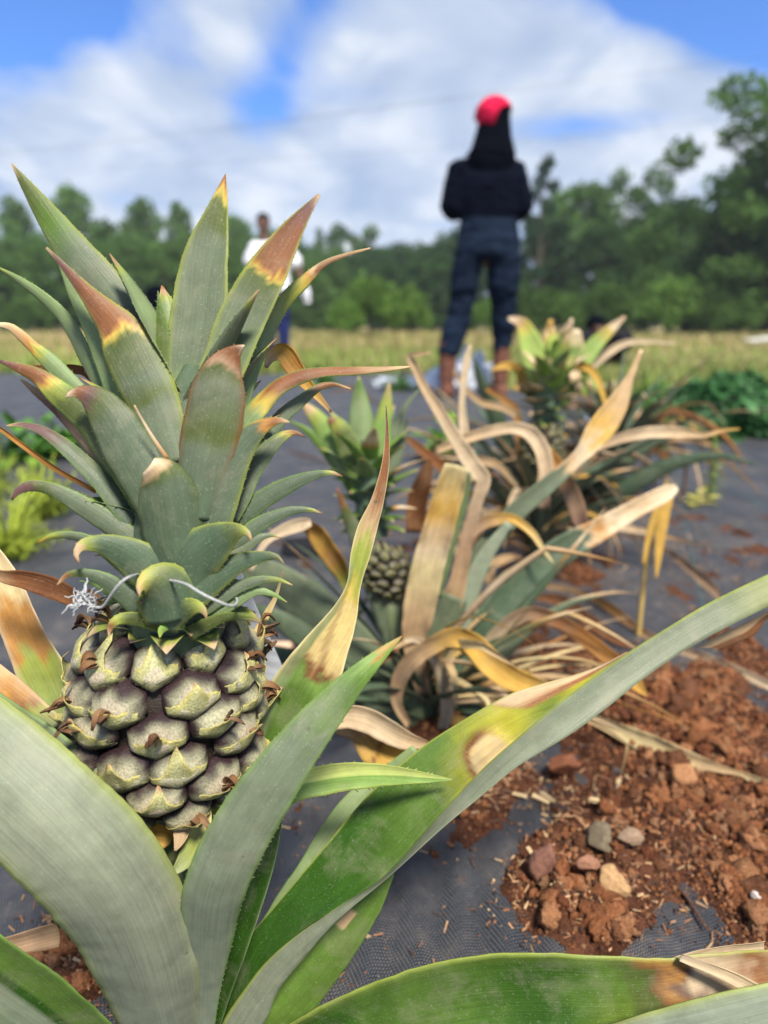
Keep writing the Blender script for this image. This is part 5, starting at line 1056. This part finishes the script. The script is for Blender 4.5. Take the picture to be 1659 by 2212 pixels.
# ================================================================== PEOPLE
def blob(keys, steps=9, sub=2):
    """union of spheres swept between (x,y,z,rx[,ry,rz]) keys"""
    out = []; sv, sf = ico(sub)
    ks = [np.array(list(k)+[k[3]]*2 if len(k) == 4 else k, float) for k in keys]
    if len(ks) == 1: seq = ks
    else:
        seq = []
        for a, b in zip(ks, ks[1:]):
            n = max(2, int(np.linalg.norm((b-a)[:3])/min(a[3], b[3], a[4], b[4], a[5], b[5])*2.4)+1); n = min(n, 26)
            seq += [a*(1-t)+b*t for t in np.linspace(0, 1, n, endpoint=False)]
        seq.append(ks[-1])
    for k in seq: out.append((sv*k[3:6]+k[:3], sf, []))
    return out
def solid(name, chains, mat, parent, vox=.010, smooth=6, T=None, cut=None, jitter=0):
    parts = [q for ch in chains for q in blob(ch)]
    V, Fc = [], []; k = 0
    for v, f, _ in parts: V.append(v); Fc.append(f+k); k += len(v)
    V = np.concatenate(V); Fc = np.concatenate(Fc)
    if T is not None: V = V@T.T
    me = bpy.data.meshes.new(name); me.from_pydata(V.tolist(), [], Fc.tolist()); tmp = link(bpy.data.objects.new(name, me))
    md = tmp.modifiers.new('r', 'REMESH'); md.mode = 'VOXEL'; md.voxel_size = vox; md.use_smooth_shade = True
    sm = tmp.modifiers.new('s', 'SMOOTH'); sm.factor = .6; sm.iterations = smooth
    me2 = bpy.data.meshes.new_from_object(tmp.evaluated_get(bpy.context.evaluated_depsgraph_get())); bpy.data.objects.remove(tmp)
    if jitter:
        for vv in me2.vertices:
            q = vv.co; vv.co = q+vv.normal*jitter*(MN.noise(Vector((q.x*9, q.y*9, q.z*26)))+.5*MN.noise(q*40))
    me2.name = name; me2.materials.clear(); me2.materials.append(mat); o = link(bpy.data.objects.new(name, me2)); o.parent = parent; return o
SKIN = cloth('skin', (.13, .060, .038), 20, .1, .5, .4)
HAIR = cloth('black_hair', (.0025, .0035, .007), 120, .4, .95, .03)
NAVY = cloth('navy_jumper', (.0030, .0045, .011), 14, .35, .95, .04); TROU = cloth('dark_blue_trousers', (.009, .016, .032), 8, .35, .95, .06)
REDC = cloth('red_headwrap', (.50, .010, .050), 20, .25, .9, .1); BOOT = cloth('brown_boot', (.15, .062, .040), 20, .4, .6)
WHITE = cloth('white_shirt', (.80, .80, .88), 14, .08); BLUE = cloth('blue_trousers', (.015, .022, .10), 14, .3); BLACK = cloth('black_shirt', (.012, .012, .016), 14, .3); GREYC = cloth('grey_shirt', (.30, .31, .34), 14, .2)
EYE = cloth('eye_white', (.6, .58, .55), 10, .05, .3)
def head_chains(h, face=-1, s=1.0):
    """head centred at h; face -1 looks towards the camera (-Y), +1 away"""
    x, y, z = h; f = face
    return [[(x, y-.012*f, z+.03, .074*s, .090*s, .085*s), (x, y+.012*f, z-.045, .056*s, .066*s, .062*s)], [(x, y+.040*f, z-.082, .030*s, .030*s, .026*s)],
            [(x, y+.086*f, z+.012, .009, .010, .012), (x, y+.100*f, z-.022, .015, .014, .011)], [(x-.019, y+.080*f, z-.055, .010, .010, .006), (x+.019, y+.080*f, z-.055, .010, .010, .006)],
            [(x-.034, y+.072*f, z+.028, .018, .012, .008)], [(x+.034, y+.072*f, z+.028, .018, .012, .008)],
            [(x-.076*s, y-.006*f, z+.004, .010, .018, .030)], [(x+.076*s, y-.006*f, z+.004, .010, .018, .030)], [(x, y-.012*f, z-.06, .048, .050, .05), (x, y-.025*f, z-.17, .050, .052, .05)]]
def hand_chains(w, d, spread, s=1.0, curl=(0, 0, -.3)):
    """w wrist, d direction of the fingers, spread direction across the palm (thumb side +)"""
    w = np.array(w, float); d = norm(d); sp_ = norm(spread); cu = np.array(curl, float); ch = []
    pm = w+d*.055*s; ch.append([tuple(w)+(.022*s,)]+[tuple(pm-sp_*.015*s)+(.019*s,)]); ch.append([tuple(w)+(.022*s,)]+[tuple(pm+sp_*.015*s)+(.019*s,)])
    for i, L in enumerate((.062, .074, .080, .072)):
        o = pm+sp_*(-.028+.0185*i)*s+d*.012*s; a = o+d*L*.45*s; b = a+norm(d+cu*.8)*L*.35*s; c = b+norm(d+cu*1.8)*L*.25*s
        ch.append([tuple(o)+(.0095*s,), tuple(a)+(.0088*s,), tuple(b)+(.008*s,), tuple(c)+(.007*s,)])
    t0 = w+sp_*.020*s+d*.015*s; t1 = t0+norm(sp_+d*.7)*.032*s; t2 = t1+norm(d+sp_*.3+cu*.5)*.028*s; ch.append([tuple(t0)+(.013*s,), tuple(t1)+(.011*s,), tuple(t2)+(.009*s,)])
    return ch
# ---- woman in navy, seen from behind. heights from the photograph
YW = 4.45
def W_(u, z, y=YW): return GD(u, y, z)[0]
xw = W_(1045, .9); base = (xw, YW, 0)
wm = empty('person', base, 'standing woman seen from behind in red headwrap, navy jumper and dark blue trousers, elbows bent', 'person')
def L_(pts): return [tuple([p[0]-xw]+list(p[1:])) for p in pts]    # local to the Empty
def X(u, z): return W_(u, z)-xw
zt = lambda v: ztop(v, YW)
sh = zt(352); el = zt(455); wz = zt(470); hipz = zt(545); cr_ = zt(590); kn = zt(700)
hx = X(1066, 1.6); hz_ = zt(268)-.01
EL = (X(975, el), .02, el+.02); ER = (X(1128, el), .02, el+.02); SL = (X(993, sh), 0, sh-.04); SR = (X(1110, sh), 0, sh-.04); HL = (X(1010, el)+.03, .23, el+.06); HR = (X(1090, el)-.03, .24, el+.07)
AL = (X(966, .15), 0, .09); AR = (X(1083, .1), .05, .09); KL = (X(990, kn), .02, kn); KR = (X(1089, kn), .03, kn); PL = (X(1006, cr_), 0, cr_+.06); PR = (X(1088, cr_), 0, cr_+.06)
legs = lambda e: [[(*PL, .095+e), (*KL, .060+e), (AL[0], AL[1], .30, .055+e), (AL[0], AL[1], .10, .038+e)], [(*PR, .095+e), (*KR, .060+e), (AR[0], AR[1], .30, .055+e), (AR[0], AR[1], .10, .038+e)]]
torso = lambda e: [[(X(1054, 1), 0, hipz, .150+e, .105+e, .09), (X(1052, 1), 0, wz+.03, .115+e, .085+e, .09), (X(1052, 1), 0, (wz+sh)/2, .135+e, .095+e, .10), (X(1052, 1), -.005, sh-.08, .150+e, .09+e, .07), (X(1056, 1), 0, sh-.01, .07+e, .06+e, .04)]]
arms = lambda e: [[(*SL, .052+e), (*EL, .042+e), (*HL, .030+e)], [(*SR, .052+e), (*ER, .042+e), (*HR, .030+e)]]
feet = lambda e, a: [[(a[0], a[1]-.03, .04, .036+e), (a[0], a[1]+.08, .035, .040+e, .05, .030+e), (a[0], a[1]+.16, .03, .036+e, .04, .024+e)]]
solid('body', legs(-.022)+torso(-.02)+arms(0)+feet(0, AL)+feet(0, AR)+head_chains((hx, .0, hz_), 1)+[[(X(1058, 1), 0, sh, .05), (hx, 0, hz_-.09, .05)]]+hand_chains(HL, (.5, .6, .1), (.3, 0, 1))+hand_chains(HR, (-.5, .6, .1), (-.3, 0, 1)), SKIN, wm, .011, 3)
solid('jumper', [[(X(1054, 1), 0, wz+.0, .188, .118, .04), (X(1052, 1), 0, (wz+sh)/2, .200, .128, .10), (X(1052, 1), -.005, sh-.09, .196, .118, .07), (X(1056, 1), 0, sh-.015, .085, .08, .035)],
    [(SL[0], 0, sh-.055, .082), (EL[0], .0, el+.03, .074), (EL[0]+.015, .06, el+.005, .064), (HL[0], HL[1]-.03, HL[2], .042)], [(SR[0], 0, sh-.055, .082), (ER[0], .0, el+.03, .074), (ER[0]-.015, .06, el+.005, .064), (HR[0], HR[1]-.03, HR[2], .042)],
    [(SL[0]+.02, 0, sh-.03, .06), (X(1056, 1), 0, sh, .06), (SR[0]-.02, 0, sh-.03, .06)]], NAVY, wm, .012, 7, jitter=.006)
solid('trousers', [[(X(1056, 1), 0, wz-.005, .178, .114, .035), (X(1056, 1), -.005, zt(510), .192, .134, .06), (X(1055, 1), -.012, hipz, .202, .145, .07)],
    [(PL[0]+.01, 0, hipz-.02, .095, .125, .07), (PL[0]-.005, 0, cr_-.06, .092), (X(999, .6), KL[1], zt(645), .084), (KL[0], KL[1], kn, .080), (X(978, .3), AL[1], .40, .082), (X(972, .3), AL[1], .32, .078)],
    [(PR[0], 0, hipz-.02, .100, .125, .07), (PR[0], 0, cr_-.06, .106), (X(1089, .6), KR[1], zt(645), .088), (KR[0], KR[1], kn, .080), (X(1088, .3), AR[1], .40, .072), (X(1084, .3), AR[1], .32, .062)]], TROU, wm, .012, 5, jitter=.012)
for a in (AL, AR): solid('boot', [[(a[0], a[1], .34, .060), (a[0], a[1], .22, .060), (a[0], a[1], .10, .05)], [(a[0], a[1]-.03, .045, .048), (a[0], a[1]+.09, .042, .052, .06, .04), (a[0], a[1]+.19, .035, .045, .045, .033)]], BOOT, wm, .010, 3)
r = random.Random(9); locks = [[(hx, -.02, hz_+.03, .096, .105, .090), (hx, -.045, hz_-.08, .108, .08, .09), (hx-.008, -.075, sh+.04, .138, .060, .05), (hx-.012, -.085, sh-.03, .110, .035, .04)]]
for i in range(26):
    a = -1+2*i/25; x0 = hx+.085*a; x1 = hx-.012+.165*a*r.uniform(.8, 1.1); locks.append([(x0, -.06*(1-a*a)-.02, hz_-.02, .014), (x0*.5+x1*.5, -.095*(1-.5*a*a), hz_-.15, .013), (x1, -.115*(1-.4*a*a), sh+.02-r.uniform(-.06, .08)*(1.2-abs(a)), .008)])
solid('hair', locks, HAIR, wm, .009, 2)
# headwrap: cap over the crown of the head, its point hanging to the left at the back
sv, sf = ico(5); V = sv*np.array([.112, .128, .112])+np.array([hx, -.010, hz_+.040])
V = V+norm(sv)*np.array([.003*MN.noise(Vector(p*5)) for p in sv])[:, None]
lim = lambda x: hz_+.035-.115*max(0, 1-abs((x-(hx-.052))/.065))+.045*min(1, max(0, (x-hx+.01)/.06))
keep = []
for fc_ in sf:
    c_ = V[fc_].mean(0)
    back = c_[1] < 0.03
    if c_[2] > (lim(c_[0]) if back else hz_+.055): keep.append(fc_)
keep = np.array(keep); us = np.unique(keep); rmp = -np.ones(len(V), int); rmp[us] = np.arange(len(us)); Vo = V[us]; Vi = Vo-(Vo-np.array([hx, -.01, hz_+.04]))*.05
Fo = rmp[keep]; k = len(Vo)
hw = fastmesh('headwrap', np.concatenate([Vo, Vi]), np.concatenate([Fo, Fo[:, ::-1]+k]), REDC, None, True, wm)
# ---- man in white facing the camera
YM = 8.7; xm = GD(592, YM, 1)[0]
mn = empty('person', (xm, YM, 0), 'man facing the camera in a white short sleeved shirt, white glove on one hand', 'person')
def XM(u): return GD(u, YM, 1)[0]-xm
zm = lambda v: ztop(v, YM)
hx = XM(573); hz_ = zm(462)-.11; sh = hz_-.22
tor = lambda e: [[(0, 0, .92, .14+e, .10+e, .08), (-.01, 0, 1.1, .13+e, .10+e, .1), (-.03, 0, sh-.10, .165+e, .10+e, .08), (hx*.7, 0, sh, .07+e, .06+e, .04)]]
sl_, sr_ = (-.20, 0, sh-.05), (.15, 0, sh-.06)
solid('body', tor(-.01)+[[(*sl_, .05), (-.26, .02, 1.12, .042), (-.18, -.16, .98, .030)], [(*sr_, .05), (.29, .0, 1.10, .042), (.375, -.06, .90, .030)]]+[[(-.08, 0, .86, .09), (-.09, -.01, .5, .06), (-.09, 0, .1, .04)], [(.08, 0, .86, .09), (.09, 0, .5, .06), (.09, 0, .1, .04)]]+
      head_chains((hx, 0, hz_), -1)+hand_chains((-.18, -.16, .98), (.4, -.6, -.4), (.6, 0, .6))+hand_chains((.375, -.06, .90), (.2, -.1, -1), (-.5, -.6, 0), curl=(0, -.3, 0))+[[(hx*.8, 0, sh, .05), (hx, 0, hz_-.1, .05)]], SKIN, mn, .012, 2)
solid('shirt', [[(0, 0, .86, .205, .14, .04), (-.01, 0, 1.1, .200, .14, .1), (-.03, 0, sh-.10, .225, .13, .08), (hx*.7, 0, sh-.01, .09, .075, .035)], [(*sl_, .090), (-.265, .01, 1.20, .095)], [(*sr_, .090), (.25, 0, 1.18, .095)], [(sl_[0]+.03, 0, sh-.04, .065), (hx*.7, 0, sh-.015, .06), (sr_[0]-.03, 0, sh-.05, .065)]], WHITE, mn, .014, 5, jitter=.008)
solid('trousers', [[(0, 0, .95, .150, .115, .04), (0, 0, .85, .165, .125, .07)], [(-.085, 0, .80, .10), (-.09, -.01, .5, .08), (-.09, 0, .12, .07)], [(.085, 0, .80, .10), (.09, 0, .5, .08), (.09, 0, .12, .07)]], BLUE, mn, .014, 4, jitter=.008)
solid('hair', [[(hx, .02, hz_+.055, .082, .092, .075)], [(hx, .045, hz_-.01, .076, .06, .06)]], HAIR, mn, .010, 1)
solid('glove', [[(*(.385, -.065, .87), .04), (.395, -.07, .80, .045, .03, .05)]]+[[(.37+.016*i, -.07, .78, .011), (.372+.018*i, -.08, .72, .010)] for i in range(4)]+[[(.36, -.09, .83, .014), (.34, -.11, .79, .012)]], WHITE, mn, .008, 2)
for a in (-.09, .09): solid('shoe', [[(a, .02, .05, .05), (a, -.1, .045, .05, .06, .04), (a, -.18, .035, .045, .04, .03)]], BLACK, mn, .010, 3)
# ---- two crouching people
def crouch(u, vt, y, lab, shirt, trou, face, cap=None, h=None):
    x = GD(u, y, .5)[0]; top = ztop(vt, y); e = empty('person', (x, y, 0), lab, 'person'); f = face; t = top-.11
    ch = [[(0, -.05*f, t-.50 if t > .6 else .18, .14, .12, .10), (0, .02*f, (t+.0)*.62, .14, .11, .1), (0, .07*f, t-.22, .165, .10, .07), (0, .07*f, t-.15, .06)]]
    lg = [[(s*.09, -.05*f, .22, .085), (s*.15, .30*f, .34, .065), (s*.13, .10*f, .06, .042)] for s in (-1, 1)]
    am = [[(s*.17, .06*f, t-.20, .048), (s*.22, .20*f, t-.42, .040), (s*.12, .38*f, max(.12, t-.50), .028)] for s in (-1, 1)]
    ft = [[(s*.13, .06*f, .04, .036), (s*.13, .20*f, .03, .04, .05, .028)] for s in (-1, 1)]
    hd = []
    for s in (-1, 1): hd += hand_chains((s*.12, .38*f, max(.12, t-.50)), (0, f*.8, -.6), (-s, 0, .2), curl=(0, 0, -.4))
    solid('body', ch+lg+am+ft+hd+head_chains((0, .07*f, t), f), SKIN, e, .014, 2)
    solid('shirt', [[(a[0], a[1], a[2], a[3]+.02, *[q+.02 for q in a[4:]]) if len(a) > 4 else (a[0], a[1], a[2], a[3]+.02) for a in ch[0][:3]]]+[[(p[0][0], p[0][1], p[0][2], .068), (p[1][0], p[1][1], p[1][2], .058), ((p[1][0]+p[2][0])/2, (p[1][1]+p[2][1])/2, (p[1][2]+p[2][2])/2, .046)] for p in am], shirt, e, .015, 4, jitter=.006)
    solid('trousers', [[(0, -.06*f, .22, .17, .14, .10)]]+[[(p[0][0], p[0][1], p[0][2], .11), (p[1][0], p[1][1], p[1][2], .086), (p[2][0], p[2][1], p[2][2]+.08, .062)] for p in lg], trou, e, .015, 4, jitter=.006)
    for q in ft: solid('shoe', [[(*q[0][:3], .046), (q[1][0], q[1][1]+.02*f, .04, .048, .06, .036)]], BLACK, e, .012, 2)
    solid('hair', [[(0, .05*f, t+.045, .092, .100, .082)], [(0, .01*f, t-.03, .088, .07, .09)]], HAIR, e, .010, 2, jitter=.01)
    return e
crouch(338, 618, 5.6, 'person with dark hair crouching behind the crown leaves, left of the man in white', GREYC, BLACK, 1)
crouch(1285, 684, 6.0, 'person in black bending low behind the third crown', BLACK, BLACK, -1)
# crumpled white sacks by the boots
for i, (u, y, w2, h2, lab) in enumerate(((1012, 4.75, .13, .17, 'crumpled white plastic sack between the woman\'s boots'), (955, 4.9, .12, .10, 'flattened white plastic sack left of the boots'), (860, 5.2, .16, .05, 'thin scrap of white plastic on the fabric left of the boots'), (1290, 3.2, .05, .05, 'small wad of white plastic behind the third plant'))):
    p = GD(u, y, 0); sv, sf = ico(4); V = []
    for q in sv:
        d = 1+.45*MN.noise(Vector(q*2.2)+Vector((i*7, 0, 0)))+.22*abs(MN.noise(Vector(q*6)+Vector((i*7, 3, 0)))); V.append((q[0]*w2*d+p[0], q[1]*w2*d*.8+p[1], max(.008, (q[2]*.5+.42)*h2*1.6*d)))
    tag(fastmesh('plastic_sack', V, sf, M_PL, None, True), lab, 'plastic sack')
pp = G(652, 1205); q = [(pp[0]+.045*math.cos(a)*s, pp[1]+.03*math.sin(a)*s, z) for (s, z) in ((.0, .010), (.55, .010), (.62, .035), (.8, .036), (.95, .010)) for a in np.linspace(0, 2*math.pi, 24, endpoint=False)]
tag(mesh('planting_pot', q, [(i*24+j, i*24+(j+1) % 24, (i+1)*24+(j+1) % 24, (i+1)*24+j) for i in range(4) for j in range(24)], BLACK, None, None), 'small round black plastic pot on the fabric behind the foreground fruit', 'pot')
# ================================================================== LIGHT, SKY, CAMERA
sc = bpy.context.scene
w = bpy.data.worlds.new("World"); sc.world = w; w.use_nodes = True; nt = w.node_tree
bg = nt.nodes['Background']; bg.inputs['Strength'].default_value = .10
SUN_EL, SUN_AZ = math.radians(56), math.radians(158)      # azimuth measured from +Y towards +X
sky = nt.nodes.new('ShaderNodeTexSky'); sky.sky_type = 'NISHITA'; sky.sun_disc = False
sky.sun_elevation = SUN_EL; sky.sun_rotation = SUN_AZ; sky.air_density = 1.0; sky.dust_density = .6; sky.ozone_density = 2.5
tc = nt.nodes.new('ShaderNodeTexCoord').outputs['Generated']
sx = nt.nodes.new('ShaderNodeSeparateXYZ'); nt.links.new(tc, sx.inputs[0])
yy = math_(nt, 'MAXIMUM', sx.outputs[1], .15)
A = math_(nt, 'DIVIDE', sx.outputs[0], yy); B = math_(nt, 'DIVIDE', sx.outputs[2], yy)
zz = math_(nt, 'ADD', math_(nt, 'MAXIMUM', sx.outputs[2], 0.0), .22)
cx = nt.nodes.new('ShaderNodeCombineXYZ')
nt.links.new(math_(nt, 'DIVIDE', sx.outputs[0], zz), cx.inputs[0]); nt.links.new(math_(nt, 'DIVIDE', sx.outputs[1], zz), cx.inputs[1])
n1 = noise(nt, scaled(nt, cx.outputs[0], (1.0, .8, 1)), 1.5, 5, .52, .5)
n2 = noise(nt, scaled(nt, cx.outputs[0], (1.3, 1.0, 1)), 2.2, 4, .5, .4)
tot = math_(nt, 'MULTIPLY_ADD', n1, 1.15, -.03)
def ab(u, v):
    r = ray(u, v); return r[0]/r[1], r[2]/r[1]
rt = nt.nodes.new('ShaderNodeVectorRotate')
for u, v, su, sv, ang, amp in CLOUDS:
    a0, b0 = ab(u, v); da = math_(nt, 'SUBTRACT', A, a0); db = math_(nt, 'SUBTRACT', B, b0); ca, sa = math.cos(math.radians(ang)), math.sin(math.radians(ang))
    p = math_(nt, 'MULTIPLY', math_(nt, 'ADD', math_(nt, 'MULTIPLY', da, ca), math_(nt, 'MULTIPLY', db, sa)), F/su)
    q = math_(nt, 'MULTIPLY', math_(nt, 'SUBTRACT', math_(nt, 'MULTIPLY', db, ca), math_(nt, 'MULTIPLY', da, sa)), F/sv)
    e = math_(nt, 'EXPONENT', math_(nt, 'MULTIPLY', math_(nt, 'ADD', math_(nt, 'MULTIPLY', p, p), math_(nt, 'MULTIPLY', q, q)), -1.0))
    tot = math_(nt, 'MULTIPLY_ADD', e, amp, tot)
mask = ramp(nt, tot, [(.38, 0.0), (.50, .58), (.63, .94)])
shade = ramp(nt, math_(nt, 'ADD', math_(nt, 'MULTIPLY', n2, .7), math_(nt, 'MULTIPLY', tot, .25)), [(.38, (.38, .48, .66)), (.52, (.55, .63, .77)), (.66, (.86, .89, .93))])
cl = mixc(nt, 'MULTIPLY', 1.0, shade, (CLB, CLB, CLB, 1))
skyc = mixc(nt, 'MULTIPLY', 1.0, sky.outputs[0], SKYT)
fin = mixc(nt, 'MIX', mask, skyc, cl)
nt.links.new(fin, bg.inputs[0])
if HAZE:
    hv, hf = [(x, y, z) for x in (-60, 60) for y in (-3, 92) for z in (-1.2, 17)], [(0,1,3,2),(4,6,7,5),(0,4,5,1),(2,3,7,6),(0,2,6,4),(1,5,7,3)]
    hm = bpy.data.materials.new('haze_air'); hm.use_nodes = True; hn = hm.node_tree; hn.nodes.remove(hn.nodes['Principled BSDF'])
    pv = hn.nodes.new('ShaderNodeVolumePrincipled'); pv.inputs['Density'].default_value = HAZE; pv.inputs['Color'].default_value = (.85, .92, 1, 1); pv.inputs['Anisotropy'].default_value = .2
    hn.links.new(pv.outputs[0], hn.nodes['Material Output'].inputs['Volume'])
    ho = mesh('haze', hv, hf, hm, None, None, None, False); ho['kind'] = 'stuff'
sl = bpy.data.lights.new('sun', 'SUN'); sl.energy = SUNE; sl.angle = math.radians(11); sl.color = (1, .93, .80)
so = link(bpy.data.objects.new('sun', sl))
sd = Vector((math.sin(SUN_AZ)*math.cos(SUN_EL), math.cos(SUN_AZ)*math.cos(SUN_EL), math.sin(SUN_EL)))
so.rotation_euler = sd.to_track_quat('Z', 'Y').to_euler()
cam = bpy.data.cameras.new('camera'); co = link(bpy.data.objects.new('camera', cam))
co.location = CAM; co.rotation_euler = (math.radians(90)-PITCH, 0, 0)
cam.sensor_fit = 'VERTICAL'; cam.sensor_height = 36; cam.sensor_width = 27; cam.lens = F/2212*36
cam.clip_start = .02; cam.clip_end = 2000; cam.dof.use_dof = True; cam.dof.focus_distance = .372; cam.dof.aperture_fstop = cam.lens/1000/.0050
sc.camera = co
sc.view_settings.view_transform = 'Standard'; sc.view_settings.look = 'None'; sc.view_settings.gamma = 1; sc.view_settings.exposure = EXPO
for o in bpy.data.objects:
    if '_o' in o: del o['_o']
